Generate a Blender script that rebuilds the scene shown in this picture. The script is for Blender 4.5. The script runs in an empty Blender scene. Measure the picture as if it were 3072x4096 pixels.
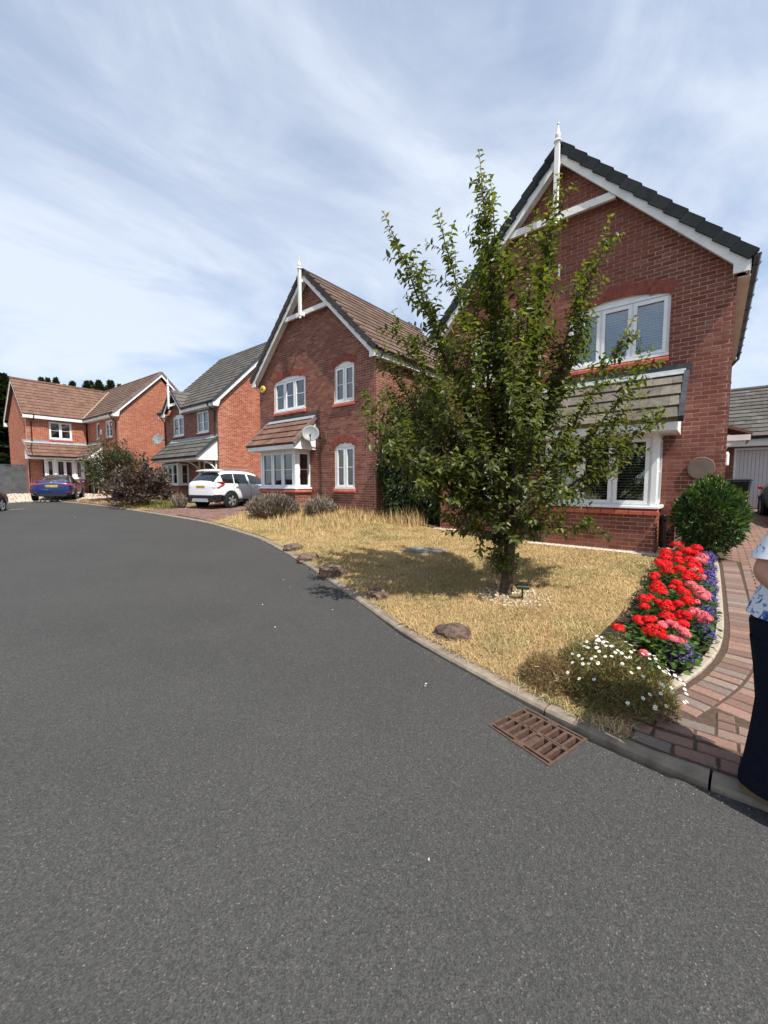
import bpy, math, random
import numpy as np
from mathutils import Vector, Matrix, noise as mnoise
R = math.radians
random.seed(7); rng = np.random.default_rng(7)
S = bpy.context.scene
COL = S.collection

# ------------------------------------------------------------------ camera
CAM_H, PITCH, YAW, FPX = 1.6, R(4.25), R(39.42), 1601.0
cam = bpy.data.cameras.new('camera'); cam.sensor_fit = 'VERTICAL'; cam.sensor_height = 36
cam.lens = 36*FPX/4096; cam.clip_start = .05; cam.clip_end = 2000
co = bpy.data.objects.new('camera', cam); COL.objects.link(co)
co.location = (0, 0, CAM_H); co.rotation_euler = (R(90)-PITCH, 0, YAW); S.camera = co
FW = Vector((-math.sin(YAW), math.cos(YAW), 0)); RT = Vector((math.cos(YAW), math.sin(YAW), 0)); UP = Vector((0, 0, 1))
CF = FW*math.cos(PITCH)-UP*math.sin(PITCH); CU = UP*math.cos(PITCH)+FW*math.sin(PITCH); CO = Vector((0, 0, CAM_H))
def ray(u, v): return CF+RT*((u-1536)/FPX)-CU*((v-2048)/FPX)      # survey helper: sight line through a point of the photograph
def at_depth(u, v, d):
    r = ray(u, v); return CO+r*(d/r.dot(FW))
def on_z(u, v, z):
    r = ray(u, v); return CO+r*((z-CAM_H)/r.z)
def seen_size(P):
    q = Vector(P)-CO; z = q.dot(CF)
    if z < .3: return 0
    x, y = q.dot(RT)/z*FPX, q.dot(CU)/z*FPX
    return 0 if abs(x) > 1560 or abs(y) > 2070 else 1/z

# ------------------------------------------------------------------ sky and sun
SUN = Vector((-.62, .175, -1)).normalized()
W = bpy.data.worlds.new('World'); S.world = W; W.use_nodes = True
wt = W.node_tree; wt.nodes.clear()
def WN(t, **k):
    n = wt.nodes.new(t)
    for a, b in k.items(): setattr(n, a, b)
    return n
sky = WN('ShaderNodeTexSky', sky_type='NISHITA', sun_disc=False, sun_elevation=math.asin(-SUN.z),
         sun_rotation=math.atan2(-SUN.x, -SUN.y), air_density=1.0, dust_density=1.3, ozone_density=1.2)
tc = WN('ShaderNodeTexCoord'); sep = WN('ShaderNodeSeparateXYZ'); wt.links.new(tc.outputs['Generated'], sep.inputs[0])
dz = WN('ShaderNodeMath', operation='ADD'); wt.links.new(sep.outputs['Z'], dz.inputs[0]); dz.inputs[1].default_value = .16
dzm = WN('ShaderNodeMath', operation='MAXIMUM'); wt.links.new(dz.outputs[0], dzm.inputs[0]); dzm.inputs[1].default_value = .05
pv = WN('ShaderNodeCombineXYZ')
for i, c in enumerate('XY'):
    d = WN('ShaderNodeMath', operation='DIVIDE'); wt.links.new(sep.outputs[c], d.inputs[0]); wt.links.new(dzm.outputs[0], d.inputs[1])
    wt.links.new(d.outputs[0], pv.inputs[i])
def cloud(rot, scl, sc, det, rough, dist, lo, hi, off=0):
    mp = WN('ShaderNodeMapping'); mp.inputs['Rotation'].default_value = (0, 0, R(rot)); mp.inputs['Scale'].default_value = scl
    mp.inputs['Location'].default_value = (off, off*.7, off*.3)
    wt.links.new(pv.outputs[0], mp.inputs[0])
    n = WN('ShaderNodeTexNoise'); n.inputs['Scale'].default_value = sc; n.inputs['Detail'].default_value = det
    n.inputs['Roughness'].default_value = rough; n.inputs['Distortion'].default_value = dist
    wt.links.new(mp.outputs[0], n.inputs['Vector'])
    r = WN('ShaderNodeMapRange', interpolation_type='SMOOTHSTEP'); r.inputs['From Min'].default_value = lo; r.inputs['From Max'].default_value = hi
    wt.links.new(n.outputs[0], r.inputs['Value']); return r.outputs[0]
c1 = cloud(64, (1, .72, 1), .95, 9, .55, .8, .26, .68, 3.1)
c2 = cloud(40, (1, .55, 1), 2.6, 10, .62, 1.1, .34, .78, 9.3)
c3 = cloud(10, (1, 1, 1), .62, 3, .5, .2, .32, .66, 1.7)
def WM(op, a, b):
    m = WN('ShaderNodeMath', operation=op, use_clamp=True)
    for i, x in enumerate((a, b)):
        if isinstance(x, (int, float)): m.inputs[i].default_value = x
        else: wt.links.new(x, m.inputs[i])
    return m.outputs[0]
cov = WM('MULTIPLY', WM('ADD', WM('MULTIPLY', c1, .70), WM('ADD', WM('MULTIPLY', c2, .26), WM('MULTIPLY', c3, .37))), .9)
mx = WN('ShaderNodeMix', data_type='RGBA'); wt.links.new(cov, mx.inputs['Factor'])
hs = WN('ShaderNodeHueSaturation'); hs.inputs['Saturation'].default_value = 1.2; hs.inputs['Value'].default_value = 1.6
wt.links.new(sky.outputs[0], hs.inputs['Color']); wt.links.new(hs.outputs[0], mx.inputs['A'])
mx.inputs['B'].default_value = (7.6, 8.3, 9.4, 1)
bg = WN('ShaderNodeBackground'); bg.inputs['Strength'].default_value = .082; wt.links.new(mx.outputs['Result'], bg.inputs['Color'])
wo = WN('ShaderNodeOutputWorld'); wt.links.new(bg.outputs[0], wo.inputs[0])
sl = bpy.data.lights.new('sun', 'SUN'); sl.energy = 5.0; sl.angle = R(.55); sl.color = (1, .95, .87)
so = bpy.data.objects.new('sun', sl); COL.objects.link(so); so.rotation_euler = SUN.to_track_quat('-Z', 'Y').to_euler(); so.location = (8, -4, 20)
S.view_settings.view_transform = 'Standard'; S.view_settings.look = 'None'; S.view_settings.exposure = 0.47; S.view_settings.gamma = 1
S.view_settings.use_curve_mapping = False
S.cycles.max_bounces = 7; S.cycles.transparent_max_bounces = 10; S.cycles.diffuse_bounces = 3; S.cycles.glossy_bounces = 3
S.cycles.sample_clamp_indirect = 6; S.cycles.use_denoising = True; S.cycles.caustics_reflective = False; S.cycles.caustics_refractive = False

# ------------------------------------------------------------------ materials
def lin(h): return tuple((c/12.92 if c <= .04045 else ((c+.055)/1.055)**2.4) for c in [int(h[i:i+2], 16)/255 for i in (0, 2, 4)])
MATS = {}
class NT:
    def __init__(s, name):
        s.m = bpy.data.materials.new(name); s.m.use_nodes = True; s.t = s.m.node_tree; s.t.nodes.clear()
        s.out = s.n('ShaderNodeOutputMaterial'); MATS[name] = s.m
    def n(s, t, **k):
        x = s.t.nodes.new(t)
        for a, b in k.items(): setattr(x, a, b)
        return x
    def set(s, sock, v):
        if isinstance(v, bpy.types.NodeSocket): s.t.links.new(v, sock)
        elif isinstance(v, (tuple, list)) and sock.type == 'RGBA' and len(v) == 3: sock.default_value = (*v, 1)
        else: sock.default_value = v
    def bsdf(s, col, rough=.7, spec=.3, **k):
        b = s.n('ShaderNodeBsdfPrincipled'); s.set(b.inputs['Base Color'], col); s.set(b.inputs['Roughness'], rough)
        s.set(b.inputs['Specular IOR Level'], spec)
        for a, v in k.items(): s.set(b.inputs[a.replace('_', ' ')], v)
        s.t.links.new(b.outputs[0], s.out.inputs[0]); s.b = b; return b
    def pos(s):
        g = s.n('ShaderNodeNewGeometry'); return g.outputs['Position']
    def noise(s, sc, det=3, rough=.55, vec=None, dist=0):
        x = s.n('ShaderNodeTexNoise'); s.set(x.inputs['Vector'], vec or s.pos()); x.inputs['Scale'].default_value = sc
        x.inputs['Detail'].default_value = det; x.inputs['Roughness'].default_value = rough; x.inputs['Distortion'].default_value = dist; return x.outputs[0]
    def ramp(s, fac, stops, interp='LINEAR'):
        x = s.n('ShaderNodeValToRGB'); s.set(x.inputs[0], fac); cr = x.color_ramp; cr.interpolation = interp
        while len(cr.elements) < len(stops): cr.elements.new(.5)
        for e, (p, c) in zip(cr.elements, stops): e.position = p; e.color = (*c, 1) if len(c) == 3 else c
        return x.outputs[0]
    def mix(s, f, a, b, mode='MIX'):
        x = s.n('ShaderNodeMix', data_type='RGBA', blend_type=mode); s.set(x.inputs['Factor'], f); s.set(x.inputs['A'], a); s.set(x.inputs['B'], b); return x.outputs['Result']
    def rng(s, v, a, b, c=0, d=1):
        x = s.n('ShaderNodeMapRange'); s.set(x.inputs['Value'], v)
        for i, y in zip(('From Min', 'From Max', 'To Min', 'To Max'), (a, b, c, d)): x.inputs[i].default_value = y
        return x.outputs[0]
    def attr(s, name='r'):
        x = s.n('ShaderNodeAttribute', attribute_name=name); return x.outputs['Fac']
    def bump(s, h, st=.3, d=.01):
        x = s.n('ShaderNodeBump'); x.inputs['Strength'].default_value = st; x.inputs['Distance'].default_value = d; s.set(x.inputs['Height'], h)
        s.t.links.new(x.outputs[0], s.b.inputs['Normal'])
def g(v): return (v, v, v)
def plain(name, col, rough=.6, spec=.3, var=.15, sc=6, bump=0, **k):
    m = NT(name); n = m.noise(sc, 4)
    m.bsdf(m.mix(1, col, m.ramp(n, [(.3, g(1-var)), (.7, g(1+var))]), 'MULTIPLY'), rough, spec, **k)
    if bump: m.bump(m.noise(sc*12, 3), bump, .004)
    return m.m
def varied(name, stops, rough=.8, spec=.2, sc=22, amp=.25, bump=.25, stain=None, attrs=True):
    m = NT(name); c = m.ramp(m.attr(), stops)
    c = m.mix(1, c, m.ramp(m.noise(sc, 5, .65), [(.3, g(1-amp)), (.7, g(1+amp))]), 'MULTIPLY')
    if stain: c = m.mix(m.rng(m.noise(stain[0], 5, .6), stain[2], stain[2]+.16, 0, stain[3]), c, stain[1])
    m.bsdf(c, rough, spec)
    if bump: m.bump(m.noise(sc*7, 4, .7), bump, .004)
    return m.m
BR_A = varied('brick_red', [(0, (.165, .050, .037)), (.3, (.20, .064, .046)), (.6, (.23, .078, .054)), (.85, (.18, .068, .054)), (1, (.26, .11, .085))], amp=.2, stain=(1.3, (.26, .12, .095), .64, .25))
BR_B = varied('brick_red_two', [(0, (.155, .058, .046)), (.4, (.205, .078, .058)), (.7, (.24, .094, .068)), (1, (.29, .135, .10))], amp=.26, stain=(1.1, (.30, .15, .12), .64, .35))
BR_C = varied('brick_orange', [(0, (.28, .085, .052)), (.4, (.34, .112, .066)), (.7, (.38, .135, .08)), (1, (.42, .18, .11))], amp=.22)
RUBBED = varied('brick_rubbed_red', [(0, (.20, .052, .040)), (1, (.28, .076, .054))], sc=30, amp=.18, bump=.15)
SILLRED = varied('sill_red', [(0, (.42, .105, .07)), (1, (.52, .15, .10))], rough=.65, amp=.15, bump=.12)
MORTAR = plain('mortar', (.50, .37, .29), .95, .1, .18, 25, .4)
MORTAR_P = plain('mortar_pale', (.68, .49, .39), .95, .1, .14, 25, .3)
MORTAR_D = plain('mortar_dull', (.34, .23, .19), .95, .1, .16, 25, .4)
def tile_mat(name, stops, lich):
    return varied(name, stops, .85, .15, 9, .26, .35, stain=lich)
TILE_BLK = tile_mat('tile_charcoal', [(0, (.020, .025, .028)), (1, (.032, .037, .04))], (5, (.04, .05, .05), .7, .3))
TILE_BRN = tile_mat('tile_brown', [(0, (.105, .070, .054)), (.6, (.135, .088, .066)), (1, (.17, .115, .088))], (2.2, (.20, .15, .12), .58, .5))
TILE_BRR = tile_mat('tile_rust_brown', [(0, (.125, .070, .052)), (1, (.18, .105, .078))], (3, (.20, .145, .09), .58, .6))
TILE_GRY = tile_mat('tile_grey', [(0, (.075, .07, .064)), (1, (.12, .112, .10))], (3, (.17, .155, .12), .6, .6))
TILE_MOS = tile_mat('tile_mossy_grey', [(0, (.105, .094, .078)), (1, (.16, .142, .115))], (4, (.20, .18, .14), .58, .7))
VERGE_M = tile_mat('verge_mauve', [(0, (.155, .11, .105)), (1, (.21, .15, .14))], (5, (.25, .2, .18), .62, .5))
VERGE_D = tile_mat('verge_dark', [(0, (.05, .042, .042)), (1, (.075, .062, .06))], (5, (.1, .09, .08), .66, .4))
VERGE_B = tile_mat('verge_slate', [(0, (.045, .05, .056)), (1, (.06, .066, .072))], (5, (.1, .1, .1), .68, .3))
LEAD = plain('lead_grey', (.30, .32, .34), .55, .4, .2, 7, .1, Metallic=.2)
LEAD_D = plain('lead_dark', (.05, .055, .065), .5, .4, .25, 6, .1)
UPVC = plain('white_plastic', (.78, .79, .80), .35, .45, .06, 4)
WPAINT = plain('white_board', (.76, .76, .75), .5, .4, .11, 3)
m = NT('white_peeling'); pn = m.noise(9, 6, .7, dist=1.2)
m.bsdf(m.mix(m.rng(pn, .60, .65), (.78, .78, .76), (.30, .28, .26)), .75, .2); m.bump(m.rng(pn, .60, .65), .5, .003); PEEL = m.m
BLACKP = plain('black_plastic', (.012, .013, .015), .35, .5, .1, 5)
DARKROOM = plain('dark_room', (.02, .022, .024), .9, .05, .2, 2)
SLATW = plain('blind_white', (.72, .73, .74), .5, .3, .04, 5)
SLATG = plain('blind_grey', (.20, .20, .21), .6, .3, .1, 5)
CURT = plain('net_curtain', (.40, .42, .44), .9, .1, .2, 3)
BAND = plain('brown_sill_wood', (.2, .14, .1), .7, .2)
m = NT('window_glass'); fr = m.n('ShaderNodeFresnel'); fr.inputs['IOR'].default_value = 1.62
gl = m.n('ShaderNodeBsdfGlossy'); gl.inputs['Roughness'].default_value = .01; gl.inputs['Color'].default_value = (.95, .97, 1, 1)
tr = m.n('ShaderNodeBsdfTransparent'); tr.inputs['Color'].default_value = (.82, .87, .87, 1)
ms = m.n('ShaderNodeMixShader'); m.set(ms.inputs[0], m.rng(fr.outputs[0], 0, 1, .10, 1)); m.t.links.new(tr.outputs[0], ms.inputs[1]); m.t.links.new(gl.outputs[0], ms.inputs[2])
m.t.links.new(ms.outputs[0], m.out.inputs[0]); GLASS = m.m
# ground materials
m = NT('asphalt'); p = m.pos()
vo = m.n('ShaderNodeTexVoronoi', feature='F1'); m.set(vo.inputs['Vector'], p); vo.inputs['Scale'].default_value = 190
vo2 = m.n('ShaderNodeTexVoronoi', feature='F1'); m.set(vo2.inputs['Vector'], p); vo2.inputs['Scale'].default_value = 34
c = m.ramp(vo.outputs['Color'], [(0, (.031, .031, .0305)), (.5, (.053, .0525, .051)), (.86, (.074, .0725, .069)), (1, (.16, .153, .14))])
c = m.mix(1, c, m.ramp(m.noise(.55, 5, .6), [(.3, g(.92)), (.7, g(1.08))]), 'MULTIPLY')
c = m.mix(m.rng(m.noise(.23, 6, .7), .56, .60, 0, .10), c, (.03, .03, .03))
c = m.mix(1, c, m.ramp(m.noise(70, 3, .7), [(.3, g(.80)), (.7, g(1.2))]), 'MULTIPLY')
sp = m.rng(vo2.outputs['Distance'], .05, .075, 1, 0)
spm = m.n('ShaderNodeMath', operation='MULTIPLY'); m.set(spm.inputs[0], sp); m.set(spm.inputs[1], m.rng(m.n('ShaderNodeSeparateColor').outputs[0], 0, 1, 0, 1))
sc_ = m.n('ShaderNodeSeparateColor'); m.t.links.new(vo2.outputs['Color'], sc_.inputs[0]); m.set(spm.inputs[1], m.rng(sc_.outputs[0], .80, .84))
c = m.mix(spm.outputs[0], c, (.34, .33, .30)); m.bsdf(c, .9, .2); m.bump(vo.outputs['Distance'], .55, .004); ASPH = m.m
CONC = plain('kerb_concrete', (.22, .183, .142), .92, .15, .3, 9, .6)
CONC_Y = plain('edging_concrete', (.34, .29, .23), .92, .15, .16, 16, .4)
PAVE = varied('paver_clay', [(0, (.135, .085, .07)), (.25, (.20, .12, .095)), (.5, (.25, .155, .122)), (.7, (.17, .125, .105)), (.85, (.155, .128, .11)), (1, (.23, .175, .14))], sc=60, amp=.22, bump=.4, stain=(140, (.5, .46, .4), .69, .8))
PAVE_D = varied('paver_brown', [(0, (.13, .075, .06)), (.6, (.18, .105, .085)), (1, (.21, .135, .11))], sc=40, amp=.25, bump=.3)
SAND = plain('joint_sand', (.085, .062, .046), 1, .05, .3, 40, .4)
m = NT('dry_turf'); c = m.ramp(m.noise(2.1, 6, .62), [(.34, (.20, .155, .06)), (.44, (.34, .245, .105)), (.62, (.44, .325, .155))])
c = m.mix(m.rng(m.noise(.9, 5, .65), .53, .66, 0, .8), c, (.13, .125, .045))
c = m.mix(1, c, m.ramp(m.noise(60, 4, .7), [(.3, g(.62)), (.7, g(1.25))]), 'MULTIPLY'); m.bsdf(c, .95, .1); m.bump(m.noise(45, 5, .8), 1, .03); TURF = m.m
STRAW = varied('straw_blades', [(0, (.28, .185, .08)), (.5, (.50, .35, .165)), (.82, (.66, .49, .265)), (.9, (.30, .27, .10)), (1, (.17, .20, .07))], .8, .2, 3, .15, 0)
SOIL = plain('dark_soil', (.035, .026, .02), .95, .1, .45, 30, .9)
GRAV = varied('gravel_stones', [(0, (.42, .33, .25)), (.5, (.55, .47, .38)), (1, (.66, .6, .53))], .85, .2, 40, .2, .2)
GRAVB = plain('gravel_bed', (.40, .33, .27), .95, .1, .4, 45, .9)
EARTH = plain('far_ground', (.16, .14, .07), .95, .1, .3, .3, .3)
ROCK = varied('sandstone', [(0, (.10, .068, .052)), (1, (.14, .10, .08))], .95, .1, 13, .65, 1, stain=(17, (.22, .19, .16), .6, .6))
def leafmat(name, stops, trans=.35, rough=.42, spec=.4):
    m = NT(name); c = m.ramp(m.attr(), stops)
    b = m.bsdf(c, rough, spec); t = m.n('ShaderNodeBsdfTranslucent'); m.set(t.inputs['Color'], m.mix(1, c, (1.5, 1.55, .75), 'MULTIPLY'))
    x = m.n('ShaderNodeMixShader'); x.inputs[0].default_value = trans
    m.t.links.new(b.outputs[0], x.inputs[1]); m.t.links.new(t.outputs[0], x.inputs[2]); m.t.links.new(x.outputs[0], m.out.inputs[0]); return m.m
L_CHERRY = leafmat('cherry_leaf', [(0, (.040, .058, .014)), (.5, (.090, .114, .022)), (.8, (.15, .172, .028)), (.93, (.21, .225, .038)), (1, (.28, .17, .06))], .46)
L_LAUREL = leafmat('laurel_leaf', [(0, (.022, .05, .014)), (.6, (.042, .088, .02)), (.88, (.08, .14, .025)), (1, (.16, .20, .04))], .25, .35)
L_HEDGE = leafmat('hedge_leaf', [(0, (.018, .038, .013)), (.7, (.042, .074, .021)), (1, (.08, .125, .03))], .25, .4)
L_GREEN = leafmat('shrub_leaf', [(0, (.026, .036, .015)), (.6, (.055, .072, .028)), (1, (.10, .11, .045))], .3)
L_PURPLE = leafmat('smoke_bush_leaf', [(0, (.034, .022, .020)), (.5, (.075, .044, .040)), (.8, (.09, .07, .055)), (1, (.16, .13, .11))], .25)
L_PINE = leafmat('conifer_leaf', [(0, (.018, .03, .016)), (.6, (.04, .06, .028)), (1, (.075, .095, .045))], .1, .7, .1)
L_DRY = varied('dry_lavender', [(0, (.15, .12, .085)), (.5, (.27, .22, .17)), (1, (.42, .36, .29))], .9, .1, 3, .1, 0)
L_GER = leafmat('geranium_leaf', [(0, (.025, .06, .016)), (.6, (.05, .11, .025)), (1, (.12, .18, .04))], .3, .6, .2)
L_DAISY = leafmat('fleabane_stem', [(0, (.06, .08, .022)), (.4, (.16, .18, .05)), (.6, (.34, .26, .11)), (.8, (.20, .115, .075)), (1, (.46, .33, .18))], .2, .7, .1)
L_WEED = leafmat('weed_leaf', [(0, (.07, .10, .025)), (.6, (.14, .17, .04)), (1, (.35, .30, .12))], .3, .7, .1)
def petal(name, a, b):
    return leafmat(name, [(0, a), (1, b)], .3, .6, .15)
P_RED = petal('petal_red', (.55, .008, .012), (.85, .03, .035))
P_PINK = petal('petal_pink', (.62, .09, .13), (.8, .28, .32))
P_BLUE = petal('petal_violet', (.05, .035, .20), (.26, .21, .60))
P_WHITE = plain('petal_white', (.82, .82, .78), .6, .2, .03)
P_YEL = plain('flower_eye', (.45, .33, .05), .7, .1)
BARK = plain('bark', (.075, .055, .042), .9, .15, .4, 22, .8)
TWIG = plain('twig', (.10, .055, .035), .7, .25, .3, 8)
IRON = plain('rusty_iron', (.088, .052, .038), .8, .3, .3, 30, .5)
VOID = plain('void_dark', (.004, .004, .004), 1, 0)
def paint(name, col, coat=.7, met=0, r=.35):
    m = NT(name); m.bsdf(col, r, .5, Coat_Weight=coat, Coat_Roughness=.04, Metallic=met); return m.m
CAR_W = paint('car_paint_white', (.76, .77, .78)); CAR_B = paint('car_paint_blue', (.005, .026, .125), 1, .35); CAR_K = paint('car_paint_black', (.012, .012, .014), 1)
CARGL = paint('car_glass', (.012, .014, .016), .6, 0, .06)
TYRE = plain('tyre_rubber', (.018, .018, .019), .85, .2); ALLOY = plain('alloy', (.50, .51, .52), .35, .5, .05, 5, 0, Metallic=.6)
TRIMB = plain('black_trim', (.018, .018, .02), .6, .3); TRIMS = plain('silver_trim', (.33, .34, .36), .45, .4)
LAMPR = paint('lamp_red', (.35, .006, .01), 1); PLATEY = plain('plate_yellow', (.62, .44, .04), .5, .3, .02); INK = plain('ink_black', (.01, .01, .01), .6, .2)
PLATEG = plain('plate_green', (.05, .35, .12), .5, .3)
SHUTTERD = plain('garage_door_white', (.60, .585, .59), .55, .3, .04, 4)
RENDERG = plain('fence_grey_paint', (.078, .083, .09), .9, .1, .3, 2.2, .3)
ALARM = plain('alarm_yellow', (.62, .44, .09), .5, .3); DISH = plain('dish_grey', (.20, .215, .22), .5, .4, .06, 5)
PLAQUE = plain('plaque_taupe', (.17, .125, .105), .8, .2, .12, 10)
MBOX = plain('meter_box', (.42, .34, .27), .8, .2, .08)
SKIN = plain('skin', (.50, .26, .18), .55, .35, .06, 20); NAVY = plain('navy_cloth', (.008, .010, .018), .9, .1, .25, 60, .3)
HAIR = plain('hair_grey', (.28, .24, .20), .6, .3, .3, 60); SHOE = plain('shoe_tan', (.16, .11, .06), .7, .3, .15)
m = NT('floral_cloth'); n1 = m.noise(17, 3, .6, dist=1.6)
c = m.ramp(n1, [(.50, (.72, .74, .78)), (.535, (.42, .5, .68)), (.57, (.09, .16, .42)), (.66, (.035, .07, .25))]); m.bsdf(c, .85, .15); FLORAL = m.m
BINM = plain('bin_dark_green', (.016, .025, .02), .5, .35, .1)
LAMPG = plain('solar_lamp_green', (.014, .03, .016), .35, .5); SLABM = plain('cover_slab', (.20, .20, .19), .9, .15, .25, 9, .4)

# ------------------------------------------------------------------ mesh helpers
class MB:
    def __init__(s, T=None): s.v = []; s.f = []; s.m = []; s.r = []; s.T = T; s.flip = bool(T and T.determinant() < 0)
    def add(s, vs, fs, m=0, r=None):
        b = len(s.v); r = random.random() if r is None else r
        s.v += [s.T @ Vector(q) for q in vs] if s.T else [tuple(q) for q in vs]
        for f in fs:
            f = [b+i for i in f]; s.f.append(f[::-1] if s.flip else f); s.m.append(m); s.r.append(r)
    def box(s, x0, x1, y0, y1, z0, z1, m=0, r=None):
        s.add([(x0, y0, z0), (x1, y0, z0), (x1, y1, z0), (x0, y1, z0), (x0, y0, z1), (x1, y0, z1), (x1, y1, z1), (x0, y1, z1)],
              [(0, 3, 2, 1), (4, 5, 6, 7), (0, 1, 5, 4), (1, 2, 6, 5), (2, 3, 7, 6), (3, 0, 4, 7)], m, r)
    def bbox(s, x0, x1, y0, y1, z0, z1, c=.008, m=0, r=None):   # box with chamfered top and front edges
        c = min(c, abs(x1-x0)*.4, abs(y1-y0)*.4, abs(z1-z0)*.4)
        vs = [(x0, y0, z0), (x1, y0, z0), (x1, y1, z0), (x0, y1, z0), (x0, y0, z1-c), (x1, y0, z1-c), (x1, y1, z1-c), (x0, y1, z1-c),
              (x0+c, y0+c, z1), (x1-c, y0+c, z1), (x1-c, y1-c, z1), (x0+c, y1-c, z1)]
        s.add(vs, [(0, 3, 2, 1), (8, 9, 10, 11)]+[(i, (i+1) % 4, 4+(i+1) % 4, 4+i) for i in range(4)]+[(4+i, 4+(i+1) % 4, 8+(i+1) % 4, 8+i) for i in range(4)], m, r)
    def obox(s, o, a, b, c, m=0, r=None):                          # box from a corner and three edge vectors
        o, a, b, c = map(Vector, (o, a, b, c))
        s.add([o, o+a, o+a+b, o+b, o+c, o+a+c, o+a+b+c, o+b+c], [(0, 3, 2, 1), (4, 5, 6, 7), (0, 1, 5, 4), (1, 2, 6, 5), (2, 3, 7, 6), (3, 0, 4, 7)], m, r)
    def prism(s, poly, ext, m=0, r=None):
        n = len(poly); e = Vector(ext); P = [Vector(q) for q in poly]
        s.add(P+[q+e for q in P], [tuple(range(n))[::-1], tuple(range(n, 2*n))]+[(i, (i+1) % n, n+(i+1) % n, n+i) for i in range(n)], m, r)
    def tube(s, pts, rad, n=6, m=0, r=None, cap=True):
        P = [Vector(q) for q in pts]; rad = rad if hasattr(rad, '__len__') else [rad]*len(P); vs = []
        for i, q in enumerate(P):
            t = (P[min(i+1, len(P)-1)]-P[max(i-1, 0)]).normalized(); a = t.orthogonal().normalized() if i == 0 else (a-t*a.dot(t)).normalized(); b = t.cross(a)
            vs += [q+(a*math.cos(2*math.pi*k/n)+b*math.sin(2*math.pi*k/n))*rad[i] for k in range(n)]
        fs = [(i*n+k, i*n+(k+1) % n, (i+1)*n+(k+1) % n, (i+1)*n+k) for i in range(len(P)-1) for k in range(n)]
        if cap: fs += [tuple(range(n))[::-1], tuple(range((len(P)-1)*n, len(P)*n))]
        s.add(vs, fs, m, r)
    def lathe(s, prof, c=(0, 0, 0), n=16, m=0, r=None, M=None, cap=True):
        vs = []; 
        for (rr, z) in prof:
            for k in range(n):
                q = Vector((rr*math.cos(2*math.pi*k/n), rr*math.sin(2*math.pi*k/n), z)); vs.append((M @ q if M else q)+Vector(c))
        fs = [(i*n+k, i*n+(k+1) % n, (i+1)*n+(k+1) % n, (i+1)*n+k) for i in range(len(prof)-1) for k in range(n)]
        if cap: fs += [tuple(range(n))[::-1], tuple(range((len(prof)-1)*n, len(prof)*n))]
        s.add(vs, fs, m, r)
    def mesh(s, name, mats, smooth=False):
        me = bpy.data.meshes.new(name); me.from_pydata([tuple(q) for q in s.v], [], s.f)
        for x in (mats if isinstance(mats, (list, tuple)) else [mats]): me.materials.append(x)
        me.polygons.foreach_set('material_index', s.m)
        me.attributes.new('r', 'FLOAT', 'FACE').data.foreach_set('value', s.r)
        if smooth: me.polygons.foreach_set('use_smooth', [True]*len(s.f))
        me.update(); return me
    def build(s, name, mats, parent=None, kind=None, smooth=False, **k):
        return link(name, s.mesh(name, mats, smooth), parent, kind, **k)
def link(name, me, parent=None, kind=None, M=None, **k):
    o = bpy.data.objects.new(name, me); COL.objects.link(o)
    if parent: o.parent = parent
    if M is not None: o.matrix_basis = M
    if kind: o['kind'] = kind
    for a, b in k.items(): o[a] = b
    return o
def empty(name, loc, rz=0, **k):
    o = bpy.data.objects.new(name, None); COL.objects.link(o); o.location = loc; o.rotation_euler = (0, 0, rz); o.empty_display_size = .2
    for a, b in k.items(): o[a] = b
    return o
def np_mesh(name, V, F, mat, r=None, smooth=False):               # F: (n,k) array
    me = bpy.data.meshes.new(name); n, k = F.shape
    me.vertices.add(len(V)); me.vertices.foreach_set('co', np.asarray(V, np.float32).ravel())
    me.loops.add(n*k); me.loops.foreach_set('vertex_index', F.astype(np.int32).ravel())
    me.polygons.add(n); me.polygons.foreach_set('loop_start', np.arange(0, n*k, k, dtype=np.int32)); me.polygons.foreach_set('loop_total', np.full(n, k, np.int32))
    for x in (mat if isinstance(mat, (list, tuple)) else [mat]): me.materials.append(x)
    if r is not None: me.attributes.new('r', 'FLOAT', 'FACE').data.foreach_set('value', np.asarray(r, np.float32))
    if smooth: me.polygons.foreach_set('use_smooth', np.ones(n, bool))
    me.update(calc_edges=True); return me

# ------------------------------------------------------------------ ground
KP = [(14, 2.3), (6, 2.45), (2, 2.58), (.155, 2.6), (-.19, 2.58), (-.54, 2.62), (-.73, 2.685), (-1.177, 2.815), (-2.353, 3.161), (-3.653, 3.768), (-5.842, 4.684), (-8.739, 5.706),
      (-12.02, 6.33), (-13.78, 6.45), (-17.26, 6.44), (-21.28, 6.32), (-25.02, 5.97), (-26.6, 5.66), (-27.6, 5.45)]
KX = np.array([q[0] for q in KP][::-1]); KY = np.array([q[1] for q in KP][::-1])
def yk(X): return float(np.interp(X, KX, KY))
FX = [-60, -40, -30, -25, -19, -15, -13.5, -8, -5.6, 0, 10]; FZ = [1, .9, .85, .62, .55, .5, .58, .6, .38, .36, .36]
FYY = [9.1, 9.1, 9.1, 10.2, 10.2, 10.2, 9.2, 9.2, 9.13, 9.13, 9.13]
def zr(X): return .02*min(27.8, max(0, -X))
def gz(X, Y):
    k = yk(X); r = zr(X)
    if X < -27.6: r += min(1, (-27.6-X)/8)*.3; k = min(k, 20)
    if Y <= k and X >= -27.6: return r
    zf = float(np.interp(X, FX, FZ)); yf = float(np.interp(X, FX, FYY))
    if X < -27.6: return r
    t = (Y-k)/(yf-k); b = r+.045
    return b+(zf-b)*t if t < 1 else zf+.035*(Y-yf)
def on_ground(u, v):
    z = 0
    for _ in range(25):
        P = on_z(u, v, z); z = gz(P.x, P.y)
    return Vector((P.x, P.y, z))
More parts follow.
